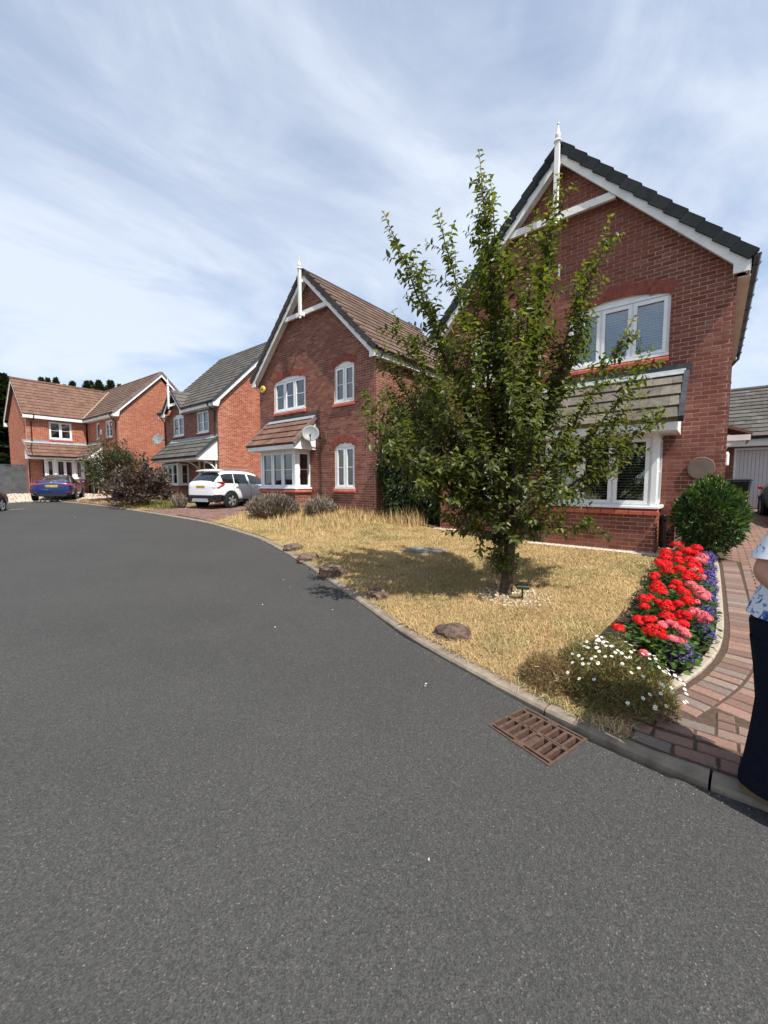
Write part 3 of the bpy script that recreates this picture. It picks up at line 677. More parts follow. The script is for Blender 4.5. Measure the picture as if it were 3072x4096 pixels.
# ------------------------------------------------------------------ the two gabled houses (mirror images)
def gabled_house(name, label, cx, fy, z0, sx, bm, tile, verge, bay_tile, bay_verge, mortar, blind, second):
    root = empty(name, (cx, fy, z0), label=label, category='house', group='brick houses of the street')
    T = Matrix.Diagonal((sx, 1, 1, 1)); RW = Matrix.Translation((cx, fy, z0)); sg = 1 if sx > 0 else -1; D = 6.2; hw = 2.86
    fx = lambda *q: tuple(sorted(sx*i for i in q))
    ops = []
    for (a, b, c, d, r_) in [(-1.96, -.23, 3.60, 4.68, .13), (1.15, 2.0, 3.56, 4.68, .13), (1.15, 2.0, .82, 2.15, .14), (-1.9, -.06, .75, 2.1, 0)]:
        u = fx(a, b); ops.append((*u, c, d, r_))
    sgl = []
    hwx = hw*abs(sx)
    brick_wall(root, (0, 0, 0), (1, 0, 0), (0, -1, 0), [(-hwx, -.375), (hwx, -.375), (hwx, 4.83), (0, 4.93+hw), (-hwx, 4.83)], ops, bm, mortar, sgl)
    brick_wall(root, (hwx, 0, 0), (0, 1, 0), (1, 0, 0), [(0, -.375), (D, -.375), (D, 4.7), (0, 4.7)], [], bm, mortar, sgl if sx > 0 else None)
    b0, b1 = fx(-1.96, 0)
    brick_wall(root, (b0, -.68, 0), (1, 0, 0), (0, -1, 0), [(0, -.375), (b1-b0, -.375), (b1-b0, .69), (0, .69)], [], bm, mortar, sgl, name='bay_wall')
    brick_wall(root, (b1, -.68, 0), (0, 1, 0), (1, 0, 0), [(0, -.375), (.67, -.375), (.67, .69), (0, .69)], [], bm, mortar, sgl, name='bay_wall')
    lay_bricks(RW, sgl)
    ob = MB(); ob.box(-hwx, -hwx+.1, .101, D, -.375, 4.7); ob.box(-hwx, hwx, D, D+.1, -.375, 4.7); ob.prism([(-hwx, D, 4.7), (hwx, D, 4.7), (0, D, 4.7+hw)], (0, .1, 0)); ob.box(b0, b0+.1, -.58, 0, -.375, .69); ob.build('rear_wall', bm, root)
    for (x0, x1, z, r_) in ((-1.96, -.23, 4.68, .13), (1.15, 2.0, 4.68, .13), (1.15, 2.0, 2.15, .14)): arch(root, T, x0-.03, x1+.03, z-.02, r_+.02, y=-.008)
    for (x0, x1, z) in ((-1.98, -.21, 3.60), (1.10, 2.05, 3.56), (1.10, 2.05, .82)): sill(root, T, x0, x1, z)
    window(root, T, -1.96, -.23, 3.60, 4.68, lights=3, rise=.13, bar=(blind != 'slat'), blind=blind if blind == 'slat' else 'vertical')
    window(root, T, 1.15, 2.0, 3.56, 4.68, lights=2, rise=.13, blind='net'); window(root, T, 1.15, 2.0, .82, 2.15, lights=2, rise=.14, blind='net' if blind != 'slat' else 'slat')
    # bay
    B = MB(T); B.box(-1.94, -1.86, -.66, -.58, .80, 2.12); B.box(-.10, -.02, -.66, -.58, .80, 2.12); B.box(-2.0, .04, -.74, -.02, .775, .808); B.box(-1.95, -.01, -.67, -.0, 2.06, 2.12); B.build('corner_post', UPVC, root)
    window(root, T, -1.86, -.10, .81, 2.06, y=-.63, lights=3, bar=(blind != 'slat'), blind=blind if blind == 'slat' else 'net')
    T2 = T @ Matrix.Translation((-.02, -.58, 0)) @ Matrix.Rotation(R(90), 4, 'Z'); window(root, T2, 0, .56, .81, 2.06, y=.0, lights=1, bar=True, blind='slat' if blind == 'slat' else 'vertical_dark', lining=False)
    T3 = T @ Matrix.Translation((-1.94, -.02, 0)) @ Matrix.Rotation(R(-90), 4, 'Z'); window(root, T3, 0, .56, .81, 2.06, y=.0, lights=1, bar=True, lining=False)
    sill(root, T @ Matrix.Translation((0, -.68, 0)), -2.0, .04, .80); sill(root, T @ Matrix.Translation((0, -.68, 0)) @ Matrix.Rotation(R(90), 4, 'Z'), -.03, .66, .80)
    lean_to(root, T, -2.22, .28, -1.02, 2.27, -.005, 3.24, bay_tile, bay_verge, RW)
    # main roof
    KS = 1.036
    for s in (1, -1):
        tiles(root, T, (s*3.05, -.24, 4.86), (0, 1, 0), Vector((-s, 0, KS)), D+.54, 3.05*math.hypot(1, KS), tile, single=150, root_w=RW, gauge=.332)
        for k in range(13):
            g_ = 3.05*math.hypot(1, KS)/13; d_ = Vector((-s, 0, KS)).normalized(); n_ = Vector((s*KS, 0, 1)).normalized()
            mb = MB(T); mb.obox(Vector((s*3.05, -.285, 4.86))+d_*g_*k-n_*.085, d_*(g_-.006)-n_*.028, Vector((0, .10, 0)), n_*(.165)); mb.build('verge_tile', verge, root)
        bb = MB(T); bb.prism([(s*3.0, -.24, 4.82), (s*3.0, -.24, 4.64), (s*2.8, -.24, 4.64), (s*2.8, -.24, 4.80), (0, -.24, 7.70), (0, -.24, 7.95)], (0, .03, 0)); bb.build('barge_board', WPAINT, root)
        so_ = MB(T); so_.prism([(s*2.99, -.208, 4.67), (s*2.99, -.208, 4.70), (0, -.208, 7.80), (0, -.208, 7.77)], (0, .202, 0)); so_.box(min(s*2.865, s*3.03), max(s*2.865, s*3.03), .001, D+.2, 4.645, 4.66); so_.build('soffit', WPAINT, root)
        fa = MB(T); fa.box(*fx0(s*3.0, s*3.02), -.21, D+.25, 4.644, 4.86); fa.build('fascia', WPAINT, root)
        gutter(root, T, (s*3.085, -.24, 4.87), (s*3.085, D+.25, 4.87), brackets=9)
    downpipe(root, T, [(3.085, D-.1, 4.82), (3.085, D-.1, 4.7), (2.93, D-.1, 4.5), (2.93, D-.1, .1)]); downpipe(root, T, [(-3.085, D-.1, 4.82), (-3.085, D-.1, 4.7), (-2.93, D-.1, 4.5), (-2.93, D-.1, .1)])
    for k in range(15):
        mb = MB(T); mb.lathe([(.085, 0), (.095, .03), (.095, .42), (.085, .45)], (0, -.26+k*.46, 7.965), 10, M=Matrix.Rotation(R(-90), 4, 'X')); mb.build('ridge_tile', verge, root)
    cb = MB(T); cb.box(-1.03, 1.03, -.205, -.14, 6.60, 6.74); cb.build('collar_beam', PEEL, root)
    finial(root, T, 0, -.38, 6.50, 8.36, -.206, 6.58)
    return root, T
def fx0(a, b): return (min(a, b), max(a, b))
hA, TA = gabled_house('brick_house', 'nearest brick gabled house with charcoal roof edge and slatted blinds, behind the young tree', -2.72, 9.13, .36, -1.0, BR_A, TILE_BLK, TILE_BLK, TILE_MOS, VERGE_B, MORTAR, 'slat', None)
hB, TB = gabled_house('brick_house', 'brick gabled house with brown tiled roof and round yellow alarm box beside the white car', -10.85, 9.2, .6, 1.045, BR_B, TILE_BRN, VERGE_D, TILE_BRR, VERGE_M, MORTAR, 'net', None)
def add(root, nm, mat, fn, T=None, **k):
    mb = MB(T); fn(mb); return mb.build(nm, mat, root, **k)
# fittings of the nearest house
add(hA, 'meter_box', MBOX, lambda m: m.bbox(2.2, 2.62, -.06, -.008, -.1, .53, .01))
add(hA, 'wall_vent', SILLRED, lambda m: m.box(-.02, .02, -.04, -.01, 5.55, 5.8)).data.materials[0] = WPAINT
add(hA, 'waste_pipe', BLACKP, lambda m: (m.tube([(2.03, -.05, -.2), (2.03, -.05, .56), (2.03, -.02, .62)], .045, 8), m.lathe([(.06, .54), (.06, .62)], (2.03, -.05, 0), 8)))
add(hA, 'wall_plaque', PLAQUE, lambda m: m.lathe([(.19, 0), (.2, .01), (.2, .035), (.19, .045)], (2.53, -.008, 1.49), 32, M=Matrix.Rotation(R(90), 4, 'X')))
cn = empty('door_canopy', (0, 0, 0)); cn.parent = hA
add(cn, 'canopy_roof', TILE_BRR, lambda m: m.prism([(2.855, 3.5, 2.55), (3.36, 3.5, 2.35), (3.36, 3.5, 2.41), (2.855, 3.5, 2.63)], (0, 1.5, 0)))
add(cn, 'canopy_fascia', WPAINT, lambda m: (m.box(2.87, 3.33, 3.49, 3.51, 2.22, 2.35), m.box(3.31, 3.33, 3.511, 4.99, 2.22, 2.35)))
add(cn, 'bracket', WPAINT, lambda m: m.prism([(2.865, 3.55, 1.95), (2.90, 3.55, 1.95)]+[(2.9+.38*(1-math.cos(t)), 3.55, 1.97+.25*math.sin(t)) for t in lsp(.2, math.pi/2, 5)]+[(2.865, 3.55, 2.22)], (0, .05, 0)))
add(hA, 'wall_lamp', WPAINT, lambda m: m.lathe([(.04, 1.63), (.05, 1.65), (.05, 1.9), (.03, 1.95)], (2.92, 3.3, 0), 10))
# fittings of the middle house
al = empty('alarm_box', (0, 0, 0)); al.parent = hB
add(al, 'case', ALARM, lambda m: m.lathe([(.13, 0), (.145, .02), (.14, .07), (.10, .085)], (-2.70, -.008, 4.55), 20, M=Matrix.Rotation(R(90), 4, 'X')), smooth=False)
add(hB, 'vent_block', TILE_BRN, lambda m: m.box(.70, .84, -.07, -.008, 2.42, 2.66)); add(hB, 'cable', BLACKP, lambda m: m.tube([(.46, -.03, 3.55), (.48, -.035, 3.45), (.47, -.03, 3.3), (.53, -.03, 1.2), (.53, -.03, 0)], .016, 6))
add(hB, 'meter_hatch', BLACKP, lambda m: m.bbox(.45, .72, -.05, -.008, -.2, .12))
dish(hB, None, (.56, -.47, 2.60), (.72, -.68, .32), .28, (.50, -.02, 2.5))

# ------------------------------------------------------------------ house with the lean-to porch, behind the white car
def lean_brackets(root, T, xs, y0, y1, z):
    for x in xs:
        mb = MB(T); C = [(x, y0+(y1-y0)*(1-math.cos(t)), z-.75+.72*math.sin(t)) for t in lsp(0, math.pi/2, 7)]
        mb.tube([(x, y0, z-.8)]+[(x, y0-(y0-y1)*(1-math.cos(t)), z-.75+.7*math.sin(t)) for t in lsp(0, math.pi/2, 7)], .04, 4)
        mb.box(x-.035, x+.035, y0-.07, y0-.005, z-1.0, z); mb.build('porch_bracket', WPAINT, root)
def door(root, T, x0, x1, z1, y=-.0):
    d = empty('front_door', (0, 0, 0)); d.parent = root
    add(d, 'door_frame', UPVC, lambda m: (m.box(x0, x0+.07, y-.02, y+.08, 0, z1), m.box(x1-.07, x1, y-.02, y+.08, 0, z1), m.box(x0+.07, x1-.07, y-.02, y+.08, z1-.07, z1)), T)
    add(d, 'door_leaf', BLACKP, lambda m: (m.bbox(x0+.07, x1-.07, y+.02, y+.07, .02, z1-.07), m.bbox(x0+.2, x1-.2, y+.005, y+.019, .2, .8), m.bbox(x0+.2, x1-.2, y+.005, y+.019, 1.0, 1.8)), T)
    add(d, 'handle', ALLOY, lambda m: m.box(x1-.16, x1-.13, y-.02, y+.018, .95, 1.15), T)
h3p = (-21.95, 10.2, .55); hC = empty('brick_house', h3p, label='brick house with dark tiled roof, small finialed front gable and grey tiled porch', category='house', group='brick houses of the street')
RC = Matrix.Translation(h3p); sg = []
brick_wall(hC, (0, 0, 0), (1, 0, 0), (0, -1, 0), [(-3.05, -.375), (3.05, -.375), (3.05, 4.9), (-.25, 4.9), (-1.3, 5.95), (-2.35, 4.9), (-3.05, 4.9)],
           [(-1.95, -.65, 3.62, 4.68, .14), (.85, 2.1, 3.6, 4.7, 0), (-2.1, -.25, .9, 2.05, 0), (1.5, 2.4, 0, 2.1, 0)], BR_B, MORTAR, sg)
brick_wall(hC, (3.05, 0, 0), (0, 1, 0), (1, 0, 0), [(0, -.375), (7.2, -.375), (7.2, 4.9), (3.6, 8.5), (0, 4.95)], [], BR_C, MORTAR_P, sg)
brick_wall(hC, (-2.2, -.6, 0), (1, 0, 0), (0, -1, 0), [(0, -.375), (2.05, -.375), (2.05, .86), (0, .86)], [], BR_B, MORTAR, sg, name='bay_wall')
brick_wall(hC, (-.15, -.6, 0), (0, 1, 0), (1, 0, 0), [(0, -.375), (.59, -.375), (.59, .86), (0, .86)], [], BR_B, MORTAR, sg, name='bay_wall')
lay_bricks(RC, sg)
add(hC, 'rear_wall', BR_B, lambda m: (m.box(-3.05, -2.95, .101, 7.2, -.375, 4.9), m.prism([(-3.05, .2, 4.9), (-3.05, 7.2, 4.9), (-3.05, 3.6, 8.4)], (.1, 0, 0)), m.box(-3.05, 3.05, 7.2, 7.3, -.375, 4.9)))
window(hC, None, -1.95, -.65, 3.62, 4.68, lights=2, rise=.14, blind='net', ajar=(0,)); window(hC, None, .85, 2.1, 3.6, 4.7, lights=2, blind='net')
sill(hC, None, -2.0, -.6, 3.62, RUBBED); sill(hC, None, .8, 2.15, 3.6, RUBBED)
add(hC, 'corner_post', UPVC, lambda m: (m.box(-2.2, -2.1, -.62, -.54, .9, 2.1), m.box(-.25, -.15, -.62, -.5, .9, 2.1), m.box(-2.25, -.1, -.68, -.02, .87, .905)))
window(hC, None, -2.1, -.25, .91, 2.06, y=-.57, lights=3, blind='net'); TW = Matrix.Translation((-.17, -.48, 0)) @ Matrix.Rotation(R(90), 4, 'Z'); window(hC, TW, 0, .47, .91, 2.06, y=0, lights=1, blind='vertical_dark', lining=False)
window(hC, None, -.1, .95, .91, 2.06, lights=1, blind='vertical')
door(hC, None, 1.5, 2.4, 2.1)
lean_to(hC, None, -2.2, 2.95, -1.12, 2.30, -.005, 3.3, TILE_GRY, VERGE_B, RC, single=60, lead_up=LEAD); gutter(hC, None, (-2.25, -1.15, 2.28), (2.9, -1.15, 2.28), .045, brackets=5)
lean_brackets(hC, None, (1.1, 2.8), -.01, -.85, 2.15)
tiles(hC, None, (-3.25, -.35, 4.98), (1, 0, 0), (0, 1, 1), 6.5, 3.95*math.sqrt(2), TILE_GRY, single=240, root_w=RC,
      clip=lambda u, s: not (abs(u-3.25+1.3) < 1.12-s*.707 and s < 1.5))
add(hC, 'rear_roof', TILE_GRY, lambda m: m.obox((-3.25, 3.62, 8.9), (6.5, 0, 0), (0, 3.95, -3.95), (0, .04, .04)))
for k in range(13): add(hC, 'ridge_tile', TILE_GRY, lambda m: m.lathe([(.10, 0), (.11, .03), (.11, .46), (.10, .49)], (-3.25+k*.5, 3.62, 8.88), 10, M=Matrix.Rotation(R(90), 4, 'Y')))
for s in (1, -1):
    gr_ = tiles(hC, None, (-1.3+s*1.15, -.35, 4.95), (0, 1, 0), (-s, 0, 1), 1.8, 1.15*math.sqrt(2), TILE_GRY, single=40, root_w=RC, gauge=.33, clip=lambda u, s_: (0, s_*.707+.12), name='gable_roof')
    add(hC, 'gable_barge', VERGE_B, lambda m: m.prism([(-1.3+s*1.2, -.40, 4.88), (-1.3+s*1.2, -.40, 5.0), (-1.3, -.40, 6.18), (-1.3, -.40, 6.05)], (0, .05, 0)))
    add(hC, 'barge_board', WPAINT, lambda m: m.prism([(-1.3+s*1.15, -.348, 4.70), (-1.3+s*1.15, -.348, 4.88), (-1.3, -.348, 6.05), (-1.3, -.348, 5.88), (-1.3+s*.95, -.348, 4.92), (-1.3+s*.95, -.348, 4.70)], (0, .03, 0)))
add(hC, 'collar_beam', WPAINT, lambda m: m.box(-1.75, -.85, -.34, -.29, 5.22, 5.36))
finial(hC, None, -1.3, -.48, 5.15, 6.7, -.349, 5.25)
for (a, b) in ((-.15, 3.07), (-3.07, -2.45)):
    add(hC, 'fascia', WPAINT, lambda m: (m.box(a, b, -.33, -.31, 4.74, 4.95), m.box(a, b, -.309, -.01, 4.74, 4.755))); gutter(hC, None, (a, -.37, 4.95), (b, -.37, 4.95), brackets=4)
add(hC, 'barge_board', WPAINT, lambda m: m.prism([(3.20, -.33, 4.74), (3.20, -.33, 4.93), (3.20, 3.62, 8.86), (3.20, 3.62, 8.62), (3.20, .05, 5.05), (3.20, -.05, 4.74)], (.03, 0, 0)))
add(hC, 'barge_board', WPAINT, lambda m: m.prism([(3.20, 7.5, 4.74), (3.20, 7.5, 4.93), (3.20, 3.62, 8.86), (3.20, 3.62, 8.62)], (.03, 0, 0)))
add(hC, 'soffit', WPAINT, lambda m: m.obox((3.06, -.3, 4.78), (.135, 0, 0), (0, 3.9, 3.9), (0, -.02, .02)))
for k in range(14):
    q = 3.95*math.sqrt(2)/14; d_ = Vector((0, 1, 1)).normalized(); add(hC, 'verge_tile', VERGE_B, lambda m: m.obox(Vector((3.19, -.35, 4.98))+d_*q*k-Vector((0, -1, 1))*.05, (.08, 0, 0), d_*(q-.008), Vector((0, -.085, .085))))
downpipe(hC, None, [(2.72, -.37, 4.93), (2.72, -.36, 4.8), (2.78, -.05, 4.55), (2.78, -.05, 0)]); downpipe(hC, None, [(-2.8, -.37, 4.93), (-2.8, -.36, 4.8), (-2.95, -.05, 4.5), (-2.95, -.05, 0)])
dish(hC, None, (-3.25, -.35, 3.55), (.5, -.8, .3), .33, (-3.0, -.03, 3.5))

# ------------------------------------------------------------------ far L-shaped house
h4p = (-29.69, 9.27, .85); hD = empty('brick_house', h4p, R(2.8), label='far L-shaped brick house with brown roofs and white bay, behind the blue car', category='house', group='brick houses of the street')
RD = Matrix.Translation(h4p) @ Matrix.Rotation(R(2.8), 4, 'Z'); sg = []
WX = -5.4
brick_wall(hD, (WX, 0, 0), (1, 0, 0), (0, -1, 0), [(0, -.375), (-WX, -.375), (-WX, 5.0), (0, 5.0)], [(1.65, 2.2, 3.72, 4.85, 0), (3.3, 4.4, 3.72, 4.85, 0), (.6, 1.5, 0, 2.1, 0)], BR_C, MORTAR_P, sg)
brick_wall(hD, (0, 0, 0), (0, 1, 0), (1, 0, 0), [(0, -.375), (5.5, -.375), (5.5, 5.0), (2.75, 7.85), (0, 5.1)], [], BR_C, MORTAR_P, sg)
brick_wall(hD, (WX, -3.4, 0), (0, 1, 0), (1, 0, 0), [(0, -.375), (3.3, -.375), (3.3, 5.0), (0, 5.0)], [(1.2, 2.45, 3.70, 4.85, 0), (.75, 2.9, 1.0, 2.2, 0)], BR_C, MORTAR_P, sg)
brick_wall(hD, (-10, -3.4, 0), (1, 0, 0), (0, -1, 0), [(0, -.375), (4.499, -.375), (4.499, 5.0), (2.3, 7.3), (0, 5.0)], [], BR_C, MORTAR_P, sg)
TWD = Matrix.Translation((WX, -3.4, 0)) @ Matrix.Rotation(R(90), 4, 'Z')
lay_bricks(RD, sg)
add(hD, 'rear_wall', BR_C, lambda m: (m.box(-10, -.1, 5.4, 5.5, -.375, 5.0), m.box(-10, -9.9, -3.3, 5.4, -.375, 5.0)))
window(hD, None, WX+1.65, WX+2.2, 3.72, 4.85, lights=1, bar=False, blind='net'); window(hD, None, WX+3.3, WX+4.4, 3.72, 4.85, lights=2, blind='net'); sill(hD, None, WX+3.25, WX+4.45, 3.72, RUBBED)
door(hD, None, WX+.6, WX+1.5, 2.1)
window(hD, TWD, 1.2, 2.45, 3.70, 4.85, lights=2, bar=True, blind='shutter'); sill(hD, TWD, 1.15, 2.5, 3.70)
add(hD, 'corner_post', UPVC, lambda m: (m.box(.72, .82, -.52, -.42, 1.0, 2.3), m.box(2.83, 2.93, -.52, -.42, 1.0, 2.3), m.box(1.24, 1.34, -.53, -.44, 1.0, 2.3), m.box(2.31, 2.41, -.53, -.44, 1.0, 2.3), m.box(.68, 2.97, -.56, -.0, .97, 1.004)), TWD)
window(hD, TWD, .82, 1.24, 1.01, 2.25, y=-.48, lights=1, bar=False, blind='slat'); window(hD, TWD, 1.34, 2.31, 1.01, 2.25, y=-.48, lights=2, bar=False, blind='shutter'); window(hD, TWD, 2.41, 2.83, 1.01, 2.25, y=-.48, lights=1, bar=False)
add(hD, 'bay_wall', BR_C, lambda m: m.box(.75, 2.9, -.5, -.01, -.375, .96), TWD)
lean_to(hD, TWD, -.15, 3.2, -1.1, 2.45, -.005, 3.42, TILE_BRR, VERGE_M, RD, single=60, lead_up=LEAD); gutter(hD, TWD, (-.15, -1.13, 2.43), (3.0, -1.13, 2.43), .045, brackets=3)
lean_to(hD, None, WX+.05, WX+2.75, -1.1, 2.45, -.005, 3.42, TILE_BRR, VERGE_M, RD, single=40, lead_up=LEAD); lean_brackets(hD, None, (WX+2.6,), -.01, -.85, 2.3)
add(hD, 'porch_post', WPAINT, lambda m: m.box(WX+2.55, WX+2.65, -.12, -.02, 0, 2.3))
add(hD, 'alarm_box', WPAINT, lambda m: m.bbox(WX+2.5, WX+2.75, -.06, -.01, 4.0, 4.35))
EV = 5.18; VL = lambda u: u
tiles(hD, None, (-10, -.35, EV), (1, 0, 0), (0, 1, 1), 10.15, 3.1*math.sqrt(2), TILE_BRN, single=170, root_w=RD,
      clip=lambda u, s: (max(0, 10+WX+.35-s*.707), 10.15) if s*.707 < 2.3 else (0, 10.15))
add(hD, 'rear_roof', TILE_BRN, lambda m: m.obox((-10, 2.75, EV+3.05), (10.15, 0, 0), (0, 3.1, -3.1), (0, .04, .04)))
tiles(hD, TWD @ Matrix.Translation((-.2, 0, 0)), (0, -.35, EV), (1, 0, 0), (0, 1, 1), 7.5, 2.65*math.sqrt(2), TILE_BRR, single=130, root_w=RD,
      clip=lambda u, s: (0, 3.25+s*.707))
add(hD, 'rear_roof', TILE_BRR, lambda m: m.obox((WX-2.3, -3.6, EV+2.62), (0, 7, 0), (-2.6, 0, -2.6), (-.04, 0, .04)))
for k in range(20): add(hD, 'ridge_tile', TILE_BRN, lambda m: m.lathe([(.10, 0), (.11, .03), (.11, .46), (.10, .49)], (-9.9+k*.5, 2.75, EV+3.06), 8, M=Matrix.Rotation(R(90), 4, 'Y')))
for k in range(11): add(hD, 'ridge_tile', TILE_BRR, lambda m: m.lathe([(.10, 0), (.11, .03), (.11, .46), (.10, .49)], (WX-2.3, -3.62+k*.5, EV+2.63), 8, M=Matrix.Rotation(R(-90), 4, 'X')))
add(hD, 'valley', plain('valley_mortar', (.34, .26, .21), .9, .1), lambda m: m.tube([(WX+.35, -.35, EV+.04), (WX-2.25, 2.25, EV+2.66)], .055, 5))
for a in (0, .7): pass
add(hD, 'fascia', WPAINT, lambda m: (m.box(WX+.34, .13, -.33, -.31, 4.95, 5.15), m.box(WX+.34, .13, -.309, -.01, 4.95, 4.965))); gutter(hD, None, (WX+.36, -.37, EV-.03), (.1, -.37, EV-.03), brackets=5)
add(hD, 'fascia', WPAINT, lambda m: (m.box(-.2, 3.08, -.33, -.31, 4.95, 5.15), m.box(-.2, 3.08, -.309, -.01, 4.95, 4.965)), TWD)
add(hD, 'barge_board', WPAINT, lambda m: (m.prism([(.13, -.33, 4.95), (.13, -.33, 5.14), (.13, 2.75, 8.2), (.13, 2.75, 7.98), (.13, .08, 5.3), (.13, 0, 4.95)], (.03, 0, 0)), m.prism([(.13, 5.8, 4.95), (.13, 5.8, 5.14), (.13, 2.75, 8.2), (.13, 2.75, 7.98)], (.03, 0, 0))))
for k in range(11):
    q = 3.1*math.sqrt(2)/11; d_ = Vector((0, 1, 1)).normalized(); add(hD, 'verge_tile', VERGE_M, lambda m: m.obox(Vector((.10, -.35, EV))+d_*q*k-Vector((0, -1, 1))*.05, (.10, 0, 0), d_*(q-.008), Vector((0, -.09, .09))))
    add(hD, 'verge_tile', VERGE_M, lambda m: m.obox(Vector((.10, 5.85, EV))+Vector((0, -1, 1)).normalized()*q*k-Vector((0, 1, 1))*.05, (.10, 0, 0), Vector((0, -1, 1)).normalized()*(q-.008), Vector((0, .09, .09))))
for s, nm in ((1, 'barge_board'), (-1, 'barge_board')):
    add(hD, nm, WPAINT, lambda m: m.prism([(WX-2.3+s*2.64, -3.58, EV-.05), (WX-2.3+s*2.64, -3.58, EV-.24), (WX-2.3, -3.58, EV+2.36), (WX-2.3, -3.58, EV+2.58)], (0, .03, 0)))
add(hD, 'barge_foot', WPAINT, lambda m: m.box(WX-4.98, WX-4.75, -3.58, -3.41, EV-.42, EV-.16))
downpipe(hD, None, [(-.25, -.37, EV-.05), (-.25, -.36, EV-.2), (-.32, -.05, EV-.5), (-.32, -.05, 0)]); downpipe(hD, TWD, [(.35, -.37, EV-.05), (.35, -.34, EV-.2), (.25, -.05, EV-.5), (.25, -.05, 3.4), (.05, -.6, 3.0), (.02, -1.1, 2.5), (.02, -.1, 2.2), (.02, -.05, 0)])
# grey board fence beside it
fn = empty('garden_fence', (-35.55, 5.6, .75), R(-91), label='tall grey painted board fence beside the far house', category='fence')
for k in range(52): add(fn, 'fence_board', RENDERG, lambda m: m.bbox(.02+k*.15, .02+k*.15+.146, -.02+.004*(k % 2), .01, -.1, 1.95+.02*math.sin(k*.9)))
add(fn, 'capping', RENDERG, lambda m: m.box(0, 7.8, -.035, .03, 1.975, 2.02))
# ------------------------------------------------------------------ garage at the end of the drive
gp = (.25, 18.5, .69); gar = empty('garage', gp, label='brick garage with ribbed white up-and-over door and mossy grey roof', category='garage'); RG = Matrix.Translation(gp); sg = []
brick_wall(gar, (0, 0, 0), (1, 0, 0), (0, -1, 0), [(-.6, -.375), (5.6, -.375), (5.6, 2.35), (-.6, 2.35)], [(.25, 2.75, 0, 2.08, 0), (3.1, 5.4, 0, 2.08, 0)], BR_A, MORTAR_D, sg); lay_bricks(RG, sg)
for x0 in (.25, 3.1):
    dr = empty('garage_door', (0, 0, 0)); dr.parent = gar
    add(dr, 'door_frame', UPVC, lambda m: (m.box(x0, x0+.06, .0, .08, 0, 2.08), m.box(x0+2.24, x0+2.3+(.2 if x0 < 1 else 0), .0, .08, 0, 2.08), m.box(x0+.06, x0+2.24, .0, .08, 2.0, 2.08)))
    for k in range(22): add(dr, 'rib', SHUTTERD, lambda m: m.bbox(x0+.065+k*.099, x0+.065+k*.099+.092, .02, .07, .02, 1.99, .012))
add(gar, 'side_wall', BR_A, lambda m: (m.box(-.6, -.5, .1, 5, -.3, 2.35), m.box(5.5, 5.6, .1, 5, -.3, 2.35), m.box(-.6, 5.6, 5, 5.1, -.3, 2.35), m.prism([(-.6, 0.1, 2.35), (-.6, 5.1, 2.35), (-.6, 2.5, 4.4)], (.1, 0, 0))))
add(gar, 'fascia', UPVC, lambda m: (m.box(-.8, 5.8, -.33, -.30, 2.12, 2.36), m.box(-.8, 5.8, -.299, -.01, 2.12, 2.135)))
tiles(gar, None, (-.85, -.38, 2.42), (1, 0, 0), (0, 2.9, 2.05), 6.7, math.hypot(2.9, 2.05), TILE_GRY, gauge=.27, single=160, root_w=RG)
add(gar, 'rear_roof', TILE_GRY, lambda m: m.obox((-.85, 2.52, 4.45), (6.7, 0, 0), (0, 2.9, -2.05), (0, .03, .04)))
for k in range(14): add(gar, 'ridge_tile', TILE_GRY, lambda m: m.lathe([(.10, 0), (.11, .03), (.11, .45), (.10, .48)], (-.85+k*.48, 2.52, 4.45), 10, M=Matrix.Rotation(R(90), 4, 'Y')))
gutter(gar, None, (-.85, -.4, 2.40), (5.8, -.4, 2.40), .05, brackets=6)

